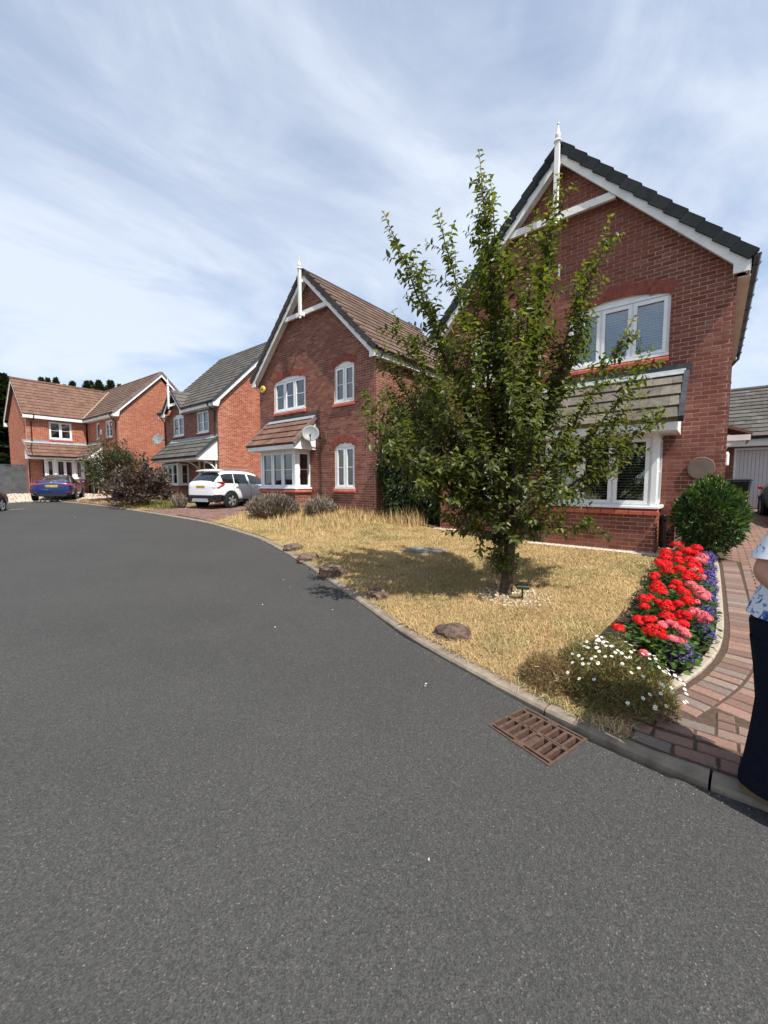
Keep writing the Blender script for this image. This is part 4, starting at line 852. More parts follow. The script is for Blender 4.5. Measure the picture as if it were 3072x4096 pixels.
# ------------------------------------------------------------------ plants
LV8 = np.array([(0, 0, 0), (.30, .48, .05), (.68, .34, .02), (1, 0, -.16), (.68, -.34, .02), (.30, -.48, .05), (.30, 0, -.06), (.68, 0, -.09)])
LF8 = np.array([(0, 6, 1), (6, 2, 1), (6, 7, 2), (7, 3, 2), (0, 5, 6), (6, 5, 4), (6, 4, 7), (7, 4, 3)])
LV4 = np.array([(0, 0, 0), (.42, .5, .06), (1, 0, -.1), (.42, -.5, .06)]); LF4 = np.array([(0, 2, 1), (0, 3, 2)])
def norm(a): return a/np.maximum(1e-9, np.linalg.norm(a, axis=-1, keepdims=True))
def leaves(name, P, D, N, L, Wd, r, mat, parent, single=0, fine=True, kind='stuff', one='leaf'):
    """a cloud of leaf blades: base points P, directions D, normals N, lengths L, width ratio Wd"""
    P, D, N, L, r = map(np.asarray, (P, D, N, L, r)); D = norm(D); B = norm(np.cross(N, D)); N = np.cross(D, B)
    LV, LF = (LV8, LF8) if fine else (LV4, LF4)
    if single:
        q = P-np.array(CO); zc = q@np.array(CF); ok = zc > .3; sc = np.where(ok, L/np.maximum(zc, .3), 0)*(np.abs(N@np.array(CF))+.2)
        idx = np.argsort(-sc)[:single*3]; idx = rng.permutation(idx)[:single]; rest = np.setdiff1d(np.arange(len(P)), idx); sh = {}
        for i in idx:
            k = int(r[i]*11.99)
            if k not in sh: V = LV*np.array([1, Wd, 1]); sh[k] = np_mesh(one, V, LF, mat, np.full(len(LF), (k+.5)/12), True)
            M = Matrix(((D[i][0]*L[i], B[i][0]*L[i], N[i][0]*L[i], P[i][0]), (D[i][1]*L[i], B[i][1]*L[i], N[i][1]*L[i], P[i][1]), (D[i][2]*L[i], B[i][2]*L[i], N[i][2]*L[i], P[i][2]), (0, 0, 0, 1)))
            link(one, sh[k], parent, M=M)
        P, D, B, N, L, r = P[rest], D[rest], B[rest], N[rest], L[rest], r[rest]
    n = len(P); 
    V = P[:, None, :]+L[:, None, None]*(LV[None, :, 0:1]*D[:, None, :]+LV[None, :, 1:2]*Wd*B[:, None, :]+LV[None, :, 2:3]*N[:, None, :])
    F = (LF[None]+(np.arange(n)*len(LV))[:, None, None]).reshape(-1, LF.shape[1])
    return link(name, np_mesh(name, V.reshape(-1, 3), F, mat, np.repeat(r, len(LF)), fine), parent, kind)
def rv(n): return norm(rng.normal(size=(n, 3)))
def bush(root, R3, n, leaf, mat, wd=.45, lumps=.18, up=.5, single=0, fine=True, zmin=-.9, pw=.28, seed=0, stems=9, fname='foliage', bark=TWIG, drop=.2, cen=None):
    """leafy shrub: blades through the outer part of an uneven ellipsoid, stems inside"""
    c0 = np.array(cen if cen is not None else (0, 0, R3[2]*.97)); d = rv(n); d = d[d[:, 2] > zmin]; n = len(d)
    lump = np.array([mnoise.noise(Vector(q*2.3)+Vector((seed, seed*.7, 0)))+.6*mnoise.noise(Vector(q*5.1)+Vector((seed, 3, seed))) for q in d])
    f = (1+lumps*lump*1.6)*rng.random(n)**pw
    P = c0+d*np.array(R3)*f[:, None]; 
    D = d+rv(n)*.75+np.array([0, 0, up-drop]); N = d*.7+rv(n)*.6+np.array([0, 0, .6])
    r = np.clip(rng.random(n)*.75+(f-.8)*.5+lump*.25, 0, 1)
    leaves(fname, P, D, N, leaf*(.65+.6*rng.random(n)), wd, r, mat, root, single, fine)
    mb = MB()
    for k in range(stems):
        a = rng.normal(size=3); a[2] = abs(a[2])+.6; a = a/np.linalg.norm(a); e = c0+a*np.array(R3)*.85; e[2] = max(e[2], .2)
        mb.tube([(a[0]*.05, a[1]*.05, -.05), (e[0]*.45, e[1]*.45, e[2]*.5), tuple(e)], [.022, .014, .004], 5)
    mb.build('stem', bark, root, 'stuff')

def cherry(base, tips):
    root = empty('cherry_tree', base, label='young leafy cherry tree growing on the dry lawn before the nearest house', category='tree'); b = Vector(base)
    fork = Vector((.04, 0, .86)); mb = MB()
    mb.tube([(0, 0, -.08), (.0, .0, .02), (.02, 0, .3), (.03, .01, .6), tuple(fork), (.05, .01, 1.15)], [.12, .085, .072, .07, .078, .05], 12); trunk = mb.build('trunk', BARK, root, smooth=True)
    lb = MB(); tw = MB(); P = []; D = []; N = []; L = []; Rr = []
    def leafrun(pts, dens, tipred, s0=.15, big=1):
        tot = sum((q-p).length for p, q in zip(pts, pts[1:])); n = max(2, int(tot*(1-s0)/dens)); acc = 0
        for k in range(n):
            t = s0+(1-s0)*(k+.5)/n; x = t*(len(pts)-1); i = min(int(x), len(pts)-2); p = pts[i].lerp(pts[i+1], x-i); tg = (pts[i+1]-pts[i]).normalized()
            sd = tg.orthogonal().normalized(); sd.rotate(Matrix.Rotation(k*2.4+random.uniform(-.5, .5), 3, tg))
            d = (sd*.85+tg*.45+Vector((0, 0, -.28))).normalized(); P.append(p); D.append(d); N.append((tg*.6+Vector((0, 0, .9))+Vector(rng.normal(size=3))*.35))
            L.append(random.uniform(.068, .112)*big*(1 if t < .8 else .75)); Rr.append(min(1, random.random()*.72+(.28 if t > .82 else 0)*tipred+.0))
    for (u, v, dd) in tips:
        tip = at_depth(u, v, (b-CO).dot(CF)+dd)-b; low = tip.z < 1.9
        st = Vector((.03, 0, random.uniform(.62, 1.0))) if low else fork+Vector((random.uniform(-.03, .03), random.uniform(-.03, .03), random.uniform(0, .25)))
        out = Vector((tip.x, tip.y, 0)); m1 = st+out*.30+Vector((0, 0, (tip.z-st.z)*(.28 if not low else .45))); m2 = st+out*(.78 if tip.z < 3.6 else .66)+Vector((0, 0, (tip.z-st.z)*.62))
        pts = []
        for t in lsp(0, 1, 12):
            p = st*(1-t)**3+m1*3*t*(1-t)**2+m2*3*t*t*(1-t)+tip*t**3; w = .05*math.sin(math.pi*t); pts.append(p+Vector(rng.normal(size=3))*w*.35)
        tot = sum((q-p).length for p, q in zip(pts, pts[1:])); r0 = .009+.0072*tot
        lb.tube(pts, [r0*(1-t)**1.1+.0028 for t in lsp(0, 1, 12)], 6); leafrun(pts[5:], .026, 1, 0)
        ns = int(tot*11)
        for k in range(ns):
            t = .20+.72*(k+random.random())/ns; x = t*12; i = min(int(x), 11); p = pts[i].lerp(pts[i+1], x-i); tg = (pts[i+1]-pts[i]).normalized()
            sd = tg.orthogonal().normalized(); sd.rotate(Matrix.Rotation(random.uniform(0, 6.28), 3, tg)); ax = Vector((p.x, p.y, 0)); ax = ax.normalized() if ax.length > .1 else Vector()
            d = (tg*.45+sd*.8+ax*.3+Vector((0, 0, .34))).normalized(); ln = random.uniform(.26, .60)*(1.12-.62*t)
            q = [p, p+d*ln*.5+Vector((0, 0, .01)), p+d*ln+Vector((0, 0, .05*ln))]; tw.tube(q, [.0045, .003, .0015], 4, cap=False); leafrun(q, .027, random.random() < .5, .1)
    for k in range(70):                                            # epicormic shoots low on the trunk
        z = random.uniform(.25, .95); a = random.uniform(0, 6.28); d = Vector((math.cos(a)-.5, math.sin(a)-.3, .3)).normalized(); p = Vector((.03, 0, z)); q = [p, p+d*.12, p+d*random.uniform(.18, .32)+Vector((0, 0, -.04))]
        tw.tube(q, [.004, .003, .0015], 4, cap=False); leafrun(q, .022, 0, .35)
    lb.build('limb', BARK, root, 'stuff', smooth=True); tw.build('twig', TWIG, root, 'stuff')
    crown = leaves('crown', [tuple(p) for p in P], [tuple(p) for p in D], [tuple(p) for p in N], L, .52, Rr, L_CHERRY, root, 300)
    return root
tb = on_ground(2024, 2371)
cherry(tb, [(1915, 595, 0), (1535, 850, .1), (1745, 835, -.3), (2235, 690, .15), (2440, 860, .1), (2075, 960, -.5), (1640, 1010, .5), (2130, 880, -.3), (1990, 930, .4), (2340, 1040, -.3), (1905, 760, .5), (1960, 700, -.2), (2200, 800, .5),
            (1450, 1565, -.3), (1445, 1690, -.9), (1470, 1620, -.75), (1540, 1780, -.95), (1600, 1900, -.8), (1500, 1390, .3), (1570, 1240, -.2), (2610, 1390, .2), (2650, 1620, -.1), (2540, 1260, .3), (2520, 1790, -.2), (1570, 1830, .3), (1680, 1960, -.2), (2370, 1150, -.4), (2400, 2115, -.35),
            (1770, 2070, -.5), (2200, 2040, -.4), (2050, 1350, -.9), (1820, 1250, -.8), (1740, 1500, -.9), (2150, 1600, -1.0), (1940, 1800, -1.0), (1870, 1080, .7), (2130, 1260, 1.0), (1690, 1550, 1.0), (2000, 1950, .8),
            (1640, 1330, .8), (1530, 1520, .2), (2500, 1640, .4), (1850, 1450, 1.1), (2050, 1700, 1.1), (1820, 2130, .1), (2120, 2110, .3), (1960, 2080, -.7), (2250, 1900, -.9), (1740, 1820, -.9), (1600, 1680, .7)])
# clipped laurel at the house corner
lau = empty('laurel_bush', (-.02, 8.42, gz(-.02, 8.42)), label='rounded glossy green laurel bush at the corner of the nearest house', category='bush')
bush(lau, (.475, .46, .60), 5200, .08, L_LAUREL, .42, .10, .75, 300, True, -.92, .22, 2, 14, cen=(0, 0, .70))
# climber filling the alley between the houses
hd = empty('hedge_shrub', (-6.75, 9.75, .45), label='tall dark overgrown hedge filling the gap between the two gabled houses', category='hedge')
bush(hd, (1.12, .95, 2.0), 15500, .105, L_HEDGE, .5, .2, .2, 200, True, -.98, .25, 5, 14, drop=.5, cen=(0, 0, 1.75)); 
# shrubs on the verge in front of the porch house
gsh = empty('green_shrub', (-24.9, 7.6, gz(-24.9, 7.6)), label='loose green shrub standing left of the purple smoke bush', category='shrub')
bush(gsh, (1.25, 1.2, 1.42), 11000, .11, L_GREEN, .5, .35, .7, 0, False, -.95, .33, 8, 14, cen=(0, 0, 1.55))
psh = empty('smoke_bush', (-20.7, 7.35, gz(-20.7, 7.35)), label='sprawling dark purple smoke bush on the verge before the porch house', category='shrub')
bush(psh, (1.5, 1.25, .88), 7000, .15, L_PURPLE, .62, .4, .8, 200, False, -.6, .35, 11, 16, cen=(0, 0, .72))
for k, (dx, dy, h_) in enumerate([(.35, 0, 2.45), (.1, .1, 2.1), (.65, -.1, 2.05), (1.9, -.2, 1.5), (-.5, .2, 1.75), (1.4, .1, 1.7)]):
    n = 90; t = rng.random(n)**.8; P = np.stack([dx*(.5+.5*t)+rng.normal(size=n)*.10, dy+rng.normal(size=n)*.10, .6+(h_-.6)*t], 1); leaves('foliage', P, rv(n)+np.array([0, 0, .9]), rv(n), np.full(n, .15), .55, rng.random(n), L_PURPLE, psh, 0, False)
def twiggy(name, loc, rad, h, n, mat, label, cat, tip=.0, group=None):
    """dome of thin upright stalks"""
    root = empty(name, loc, label=label, category=cat)
    if group: root['group'] = group
    a = rng.random(n)*6.283; q = np.sqrt(rng.random(n)); x = np.cos(a)*q; y_ = np.sin(a)*q; b = np.stack([x*rad*.55, y_*rad*.5, np.zeros(n)-.03], 1)
    hh = h*(.55+.5*rng.random(n))*np.sqrt(np.clip(1-.75*q*q, .1, 1)); e = np.stack([x*rad*1.05, y_*rad*.9, hh], 1)+rng.normal(size=(n, 3))*.03
    t0 = .35*rng.random(n)[:, None]; P = b+(e-b)*t0; D = e-P
    leaves('stalk', P, D+rng.normal(size=(n, 3))*.05, rv(n), np.linalg.norm(D, axis=1), .035, rng.random(n), mat, root, 0, False)
    m_ = n*2; i = rng.integers(0, n, m_); f = .55+.45*rng.random(m_)[:, None]; P = b[i]+(e-b)[i]*f; leaves('dry_leaf', P, (e-b)[i]+rv(m_)*.35, rv(m_), .05+.06*rng.random(m_), .16, rng.random(m_), mat, root, 0, False)
    return root
twiggy('lavender_bush', (-11.4, 8.0, gz(-11.4, 8.0)), .95, .80, 2600, L_DRY, 'wide dry grey-brown lavender clump under the bay window of the middle house', 'bush')
twiggy('lavender_bush', (-9.75, 8.65, gz(-9.75, 8.65)), .55, .66, 1100, L_DRY, 'smaller dry lavender clump between bay and cable on the middle house', 'bush')
twiggy('dead_weed', (-18.2, 7.9, gz(-18.2, 7.9)), .4, .75, 260, L_DRY, 'bleached dead weed standing behind the rear of the white car', 'weed')
# conifers beyond the far house
def conifer(h, w, n, seed):
    r0 = empty('conifer_tree', (0, 0, 0)); mb = MB(); mb.tube([(0, 0, -.3), (0, 0, h*.5), (0, 0, h*.99)], [.02*h, .012*h, .01], 6); mb.build('trunk', BARK, r0)
    t = np.where(rng.random(n) < .72, 1-.5*rng.random(n)**.75, rng.random(n)*.6); t = np.clip(t, .02, .997); tier = t+.012*rng.normal(size=n)*(1-t); a = rng.random(n)*6.283
    lob = np.array([mnoise.noise(Vector((math.cos(q)*1.7, math.sin(q)*1.7, z*h*2.0+seed*9))) for q, z in zip(a, t)])
    rr = w*((1-t)**.92)*(.85+1.0*lob+.25*rng.random(n))*(rng.random(n)**.4); z = tier*h; P = np.stack([np.cos(a)*rr, np.sin(a)*rr, z-rr*.18], 1)
    D = np.stack([np.cos(a), np.sin(a), .5-.5*rng.random(n)+(t > .95)*1.6], 1)+rng.normal(size=(n, 3))*.35
    leaves('crown', P, D, rv(n)+np.array([0, 0, .8]), (.38+.62*rng.random(n))*(.45+.55*np.minimum(1, (1-t)*4))*h/14, .42, np.clip(rng.random(n)*.7+lob*.5, 0, 1), L_PINE, r0, 0, False)
    return r0
def dup(root, loc, s, rz, **k):
    r = root.copy(); COL.objects.link(r); r.location = loc; r.scale = (s, s, s); r.rotation_euler = (0, 0, rz)
    for a, b in k.items(): r[a] = b
    for ch in root.children: c = ch.copy(); COL.objects.link(c); c.parent = r
    return r
cf = [conifer(14, 2.6, 11000, k) for k in range(3)]
CL = [(8, 1503, 40, 2.3, 'broad dark conifer rising at the end of the grey fence'), (-60, 1490, 44, 2.0, None), (165, 1515, 52, 1, 'spire conifer above the roof, first of three together'), (191, 1518, 54, 1, 'middle conifer of the three together above the roof'),
      (222, 1516, 52, 1, 'third conifer of the three together above the roof'), (130, 1531, 58, .9, 'small sparse conifer tip peeping over the far roof'), (257, 1545, 57, .9, 'short conifer tip in the gap right of three conifers'),
      (289, 1531, 53, 1.1, 'lone wide conifer above the middle of the far roof'), (347, 1528, 54, 1.1, 'twin-topped conifer over the far roof ridge'), (366, 1531, 57, 1, 'conifer just behind the twin-topped one'),
      (396, 1527, 53, 1.2, 'tall ragged conifer left of the valley between roofs'), (442, 1527, 54, 1.3, 'bushy conifer directly above the roof valley'), (477, 1543, 58, 1, 'small conifer tip against the big gable roof'), (34, 1562, 46, 2.6, 'shorter dark conifer between fence and far house wall')]
used = set()
for i, (u, v, d, wf, lab) in enumerate(CL):
    if lab is None: continue
    tp = at_depth(u, v, d); b = Vector((tp.x, tp.y, .3)); h_ = tp.z-.3; p_ = cf[i % 3]; s_ = h_/14
    kw = dict(label=lab, category='tree', group='conifers behind the far house')
    if i % 3 not in used:
        used.add(i % 3); p_.location = b; p_.scale = (s_*wf, s_*wf, s_); p_.rotation_euler = (0, 0, i); 
        for a_, b_ in kw.items(): p_[a_] = b_
    else: r_ = dup(p_, b, s_, i*1.3, **kw); r_.scale = (s_*wf, s_*wf, s_)

# ------------------------------------------------------------------ grass
def blades(name, pts, h, lean, wid, r, mat, curl=.5):
    n = len(pts); a = rng.random(n)*6.283; d = np.stack([np.cos(a), np.sin(a), np.zeros(n)], 1); s = np.stack([-np.sin(a), np.cos(a), np.zeros(n)], 1)*wid[:, None]
    up = np.array([0, 0, 1.]); mid = pts+h[:, None]*(.5*up*np.cos(lean*.6)[:, None]+.5*d*np.sin(lean*.6)[:, None]); tip = mid+h[:, None]*(.5*up*np.cos(lean+curl)[:, None]+.5*d*np.sin(lean+curl)[:, None])
    V = np.stack([pts-s, pts+s, mid+s*.8, mid-s*.8, tip], 1).reshape(-1, 3); b = (np.arange(n)*5)[:, None]
    F = np.concatenate([b+np.array([[0, 1, 2]]), b+np.array([[0, 2, 3]]), b+np.array([[3, 2, 4]])], 0)
    return link(name, np_mesh(name, V, F, mat, np.tile(r, 3)), None, 'stuff')
def scatter(x0, x1, dens, yf, cut=None):
    out = []; n = int((x1-x0)*9*2200)
    X = rng.uniform(x0, x1, n*3); Y = rng.uniform(2.4, 10.2, n*3); dist = np.hypot(X, Y)
    keep = rng.random(n*3) < np.clip(dens*1.4/(dist**2), .06, 1); X, Y = X[keep], Y[keep]
    K = np.interp(X, KX, KY)+.10; T_ = yf(X); k = (Y > K) & (Y < T_)
    if cut is not None: k &= ~cut(X, Y)
    return X[k], Y[k]
bedx = lambda Y: np.interp(Y, [2.6, 3.02, 3.3, 3.6, 4.4, 5.0, 8.4], [-.3, -.36, -.75, -.95, -.80, -.68, -.6])
gx = lambda X, Y: np.array([gz(a, b) for a, b in zip(X, Y)])
X, Y = scatter(-13.1, -.2, 9.0, lambda x: np.where(x > -5.5, np.where(x > -2.9, 8.33, 8.95), np.where(x < -8, 9.1, 9.3)), lambda x, y: (x > bedx(y)) | (np.hypot(x+2.0, y-4.93) < .2*rng.random(len(x))+.12))
nn_ = np.array([mnoise.noise(Vector((a*.55, b*.55, 0)))+.5*mnoise.noise(Vector((a*1.7, b*1.7, 5))) for a, b in zip(X, Y)])
Z = gx(X, Y); n = len(X); far = np.clip((np.hypot(X, Y)-3)/8, 0, 1)
patch = np.clip(nn_*1.2+.35, 0, 1); flat = rng.random(n) < .78; hgt = np.where(flat, .035+.045*rng.random(n), .018+.022*rng.random(n))*(1+.4*patch)+far*.012
rr = np.clip(rng.random(n)*.84*(.55+.6*np.clip(.6-nn_, 0, 1))+np.where((nn_ > .16) & (rng.random(n) < .5), .62, 0), 0, 1)
kp = rng.random(n) < np.clip(1.25+nn_*1.3, .25, 1); X, Y, Z, far, hgt, rr, flat = X[kp], Y[kp], Z[kp], far[kp], hgt[kp], rr[kp], flat[kp]; n = len(X)
blades('dry_grass', np.stack([X, Y, Z-.004], 1), hgt*1.35, np.where(flat, rng.uniform(1.25, 1.85, n), rng.uniform(.2, 1.2, n)), .0012+.0016*far+.0008*rng.random(n), rr, STRAW, .25)
def tallgrass(name, n, x0, x1, yfun, h0, h1, mat=STRAW, bias=.75):
    X = rng.uniform(x0, x1, n); lo, hi = yfun(X); Y = lo+(hi-lo)*rng.random(n)**bias; Z = gx(X, Y)
    cl = np.array([mnoise.noise(Vector((a*1.3, b*1.3, 2))) for a, b in zip(X, Y)]); h = (h0+(h1-h0)*rng.random(n)**2)*(.75+.6*np.clip(cl+.3, 0, 1))
    return blades(name, np.stack([X, Y, Z-.01], 1), h, rng.uniform(.05, .55, n), .003+.003*rng.random(n), np.clip(rng.random(n)*.95, 0, 1), mat, .35)
tallgrass('tall_dry_grass', 8000, -12.9, -7.2, lambda x: (np.interp(x, KX, KY)+.5, np.full_like(x, 9.15)), .06, .34, bias=.6)
tallgrass('tall_dry_grass', 2600, -12.6, -6.0, lambda x: (np.full_like(x, 8.5), np.full_like(x, 9.2)), .15, .55)
tallgrass('verge_grass', 5000, -26.5, -18.6, lambda x: (np.interp(x, KX, KY)+.12, np.interp(x, KX, KY)+1.6), .06, .24)
tallgrass('verge_weeds', 3200, -22.8, -18.0, lambda x: (np.interp(x, KX, KY)+.5, np.interp(x, KX, KY)+1.7), .12, .5, L_WEED)
# gravel: strips along the house wall, ring round the tree, far forecourt
def stones(name, pts, s0, s1, mat=GRAV):
    base = np.array([(1, 0, 0), (-1, 0, 0), (0, 1, 0), (0, -1, 0), (0, 0, 1), (0, 0, -1)], float); FO = np.array([(0, 2, 4), (2, 1, 4), (1, 3, 4), (3, 0, 4), (2, 0, 5), (1, 2, 5), (3, 1, 5), (0, 3, 5)])
    n = len(pts); sc = (s0+(s1-s0)*rng.random((n, 1, 1)))*(.6+.6*rng.random((n, 1, 3)))*np.array([1, 1, .6]); V = base[None]*sc; a = rng.random(n)*6.283; c, s = np.cos(a), np.sin(a)
    V = V+rng.normal(size=V.shape)*s0*.22; Rm = np.zeros((n, 3, 3)); Rm[:, 0, 0] = c; Rm[:, 0, 1] = -s; Rm[:, 1, 0] = s; Rm[:, 1, 1] = c; Rm[:, 2, 2] = 1
    V = np.einsum('nij,nkj->nki', Rm, V)+np.asarray(pts)[:, None, :]; F = (FO[None]+(np.arange(n)*6)[:, None, None]).reshape(-1, 3)
    return link(name, np_mesh(name, V.reshape(-1, 3), F, mat, np.repeat(rng.random(n), 8)), None, 'stuff')
P = []
for _ in range(2600):
    x = random.uniform(-2.95, -.55); y = 8.44-random.random()**1.5*.17; P.append((x, y, gz(x, y)+.008))
for _ in range(800):
    x = random.uniform(-.74, -.25); y = random.uniform(8.35, 9.1); P.append((x, y, gz(x, y)+.01))
for _ in range(900):
    x = random.uniform(-5.7, -2.8); y = 9.12-random.random()**1.4*.22; P.append((x, y, gz(x, y)+.008))
stones('house_gravel', P, .012, .026)
P = []
for _ in range(420):
    a = random.uniform(0, 6.28); q = .08+.34*random.random()**.8; x, y = tb.x+.12+q*math.cos(a)*1.1, tb.y-.08+q*math.sin(a); P.append((x, y, gz(x, y)+.008))
stones('tree_gravel', P, .010, .024)
P = []
for _ in range(5000):
    x = random.uniform(-35, -27.0); y = random.uniform(-1, 8.6); P.append((x, y, gz(x, max(y, yk(x)+.01) if x > -27.6 else y)+.025))
stones('forecourt_gravel', P, .03, .06)

# rocks along the kerb
def rock(loc, sx_, sy_, sz_, rz, seed, label):
    import bmesh
    bm = bmesh.new(); bmesh.ops.create_icosphere(bm, subdivisions=3, radius=1)
    for v in bm.verts:
        d = v.co.normalized(); q = max(abs(d.x), abs(d.y), abs(d.z)); p = d/q*.35+d*.65
        p *= 1+.20*mnoise.noise(d*1.7+Vector((seed, 0, 0)))+.09*mnoise.noise(d*4.5+Vector((0, seed, 0)))+.035*mnoise.noise(d*12+Vector((0, 0, seed))); v.co = Vector((p.x*sx_, p.y*sy_, p.z*sz_))
    me = bpy.data.meshes.new('rock'); bm.to_mesh(me); bm.free(); me.materials.append(ROCK); me.attributes.new('r', 'FLOAT', 'FACE').data.foreach_set('value', [random.random()]*len(me.polygons))
    o = link('garden_rock', me); o.location = loc; o.rotation_euler = (.06, -.05, rz); o['label'] = label; o['category'] = 'rock'; o['group'] = 'rocks lining the lawn edge'
for (u, v, a, b, c, rz, sd, lb) in [(1792, 2548, .20, .145, .085, .35, 1, 'large flat-topped brown rock nearest the drain, last in the row along the kerb'), (1497, 2392, .17, .13, .085, -.2, 4, 'rounded leaning brown rock half buried in dry grass beyond the flat one'),
                                    (1317, 2300, .23, .15, .12, .5, 7, 'dark blocky rock standing at the edge of the tree shadow'), (1222, 2240, .22, .15, .10, 1.0, 11, 'low brown rock with a green weed beside it'), (1160, 2200, .23, .15, .10, .2, 15, 'pale slab-like rock, the farthest of the row on the lawn')]:
    q = on_ground(u, v); rock((q.x+.02, q.y+.04, q.z+c*.28), a*.9, b*.88, c*1.02, rz, sd, lb)
# service cover in the lawn
q = on_ground(1705, 2202); o = empty('service_cover', (q.x, q.y, q.z+.012), R(12), label='flat pale grey service cover slab set in the lawn behind the tree', category='cover')
add(o, 'slab', SLABM, lambda m: m.bbox(-.34, .34, -.25, .25, -.03, .012, .006)); add(o, 'rim', SLABM, lambda m: (m.box(-.37, -.345, -.28, .28, -.03, .008), m.box(.345, .37, -.28, .28, -.03, .008), m.box(-.345, .345, -.28, -.255, -.03, .008), m.box(-.345, .345, .255, .28, -.03, .008)))
# solar light
q = on_ground(2089, 2402); o = empty('solar_light', q, R(25), label='small dark green solar spotlight on a stake beside the tree trunk', category='garden light')
add(o, 'stake', LAMPG, lambda m: m.tube([(0, 0, -.05), (0, 0, .15)], .012, 6)); add(o, 'lamp_head', LAMPG, lambda m: m.bbox(-.075, .075, -.055, .055, .15, .20, .02)); add(o, 'solar_panel', CARGL, lambda m: m.obox((-.06, -.045, .202), (.12, 0, 0), (0, .09, .012), (0, 0, .004)))
# drain grate: rusty cast iron, two rows of slots
ux, uy = (GR[1]-GR[0]), (GR[3]-GR[0]); o = empty('drain_grate', (0, 0, 0), label='rusty brown slotted iron drain grate in the road against the kerb', category='drain')
def gp_(a, b, z): q = GR[0]+ux*a+uy*b+((GR[2]-GR[1])-uy)*(a*b); return (q.x, q.y, zr(q.x)+z)
def bar(m, a0, a1, b0, b1, z0=-.09, z1=.006):
    P_ = [gp_(a0, b0, z0), gp_(a1, b0, z0), gp_(a1, b1, z0), gp_(a0, b1, z0), gp_(a0, b0, z1), gp_(a1, b0, z1), gp_(a1, b1, z1), gp_(a0, b1, z1)]
    m.add(P_, [(0, 3, 2, 1), (4, 5, 6, 7), (0, 1, 5, 4), (1, 2, 6, 5), (2, 3, 7, 6), (3, 0, 4, 7)])
add(o, 'frame', IRON, lambda m: (bar(m, -.01, .03, -.01, 1.01), bar(m, .97, 1.01, -.01, 1.01), bar(m, .03, .97, -.01, .028), bar(m, .03, .97, .972, 1.01), bar(m, .065, .115, .028, .972), bar(m, .885, .935, .028, .972), bar(m, .03, .066, .42, .58), bar(m, .934, .97, .42, .58)))
add(o, 'spine', IRON, lambda m: (bar(m, .47, .55, .028, .972), bar(m, .50, .52, .60, .90, .0, .010)))
for k in range(1, 8): add(o, 'bar', IRON, lambda m: (bar(m, .115, .47, k/8-.022, k/8+.022, -.03), bar(m, .55, .885, k/8-.022, k/8+.022, -.03)))
for q_ in ((.55, .885, 3/8+.022, 4/8-.022, -.06, -.025), (.115, .47, 4/8+.022, 5/8-.022, -.06, -.006), (.55, .72, 1/8-.097, 1/8-.022, -.06, -.03)): add(o, 'blanked_slot', IRON, lambda m: bar(m, *q_))
add(o, 'gully_pit', VOID, lambda m: (bar(m, -.01, 1.01, -.01, 1.01, -.5, -.42), bar(m, -.03, -.011, -.01, 1.01, -.5, -.012), bar(m, 1.011, 1.03, -.01, 1.01, -.5, -.012), bar(m, -.01, 1.01, -.03, -.011, -.5, -.012), bar(m, -.01, 1.01, 1.011, 1.03, -.5, -.012)))
CH = 'BSEN124KIRKCOB250'
fc = bpy.data.curves.new('lettering', 'FONT'); fc.body = 'EN 124 B250 GULLY'; fc.size = .03; fc.extrude = .002; fc.align_x = 'CENTER'; fc.align_y = 'CENTER'
def lettering(body, size, M, mat, parent, ext=.002):
    f = bpy.data.curves.new('lettering', 'FONT'); f.body = body; f.size = size; f.extrude = ext; f.align_x = 'CENTER'; f.align_y = 'CENTER'; f.materials.append(mat)
    t = bpy.data.objects.new('lettering', f); COL.objects.link(t); dg = bpy.context.evaluated_depsgraph_get(); me = bpy.data.meshes.new_from_object(t.evaluated_get(dg)); bpy.data.objects.remove(t)
    return link('lettering', me, parent, M=M)
c_ = Vector(gp_(.51, .35, .0085)); ax_ = uy.normalized()
lettering('BS EN 124 C250', .021, Matrix.Translation(c_) @ Matrix.Rotation(math.atan2(ax_.y, ax_.x), 4, 'Z'), IRON, o)
# house alarm lettering
lettering('Yale', .085, Matrix.Translation((-2.70, -.097, 4.55)) @ Matrix.Rotation(R(90), 4, 'X'), INK, al)

# ------------------------------------------------------------------ flowers
def head(parent, name, c, rad, mat, n, ps=.022, dome=.62):
    d = rv(n); d[:, 2] = np.abs(d[:, 2])*.9+.05-.25*rng.random(n); d = norm(d); P = np.array(c)+d*np.array([rad, rad, rad*dome])*(.72+.28*rng.random((n, 1)))
    t = rv(n); t = norm(t-d*np.sum(t*d, 1, keepdims=True)); leaves(name, P-t*ps*.5, t+d*.25, d, np.full(n, ps)*(.8+.5*rng.random(n)), .95, rng.random(n), mat, parent, 0, False, None)
RED = [(840, 105, 65), (935, 80, 25), (710, 205, 80), (860, 225, 55), (980, 190, 75), (1110, 150, 70), (1110, 220, 60), (700, 275, 80), (605, 330, 50), (705, 360, 75), (870, 310, 70), (1010, 300, 70), (740, 450, 100), (890, 420, 65), (1090, 370, 80), (1000, 490, 70), (990, 545, 65), (560, 507, 55),
       (590, 610, 55), (850, 610, 70), (785, 660, 35), (600, 690, 100), (650, 730, 70), (900, 690, 55), (950, 740, 80), (1000, 850, 90), (420, 815, 70), (520, 800, 30), (420, 920, 60), (615, 865, 55), (725, 930, 85), (860, 895, 65), (330, 1085, 60), (470, 1090, 75), (720, 1060, 90), (930, 1050, 100),
       (930, 1150, 75), (550, 1260, 130), (660, 1310, 50), (90, 1210, 70), (1150, 440, 60), (1110, 540, 50)]
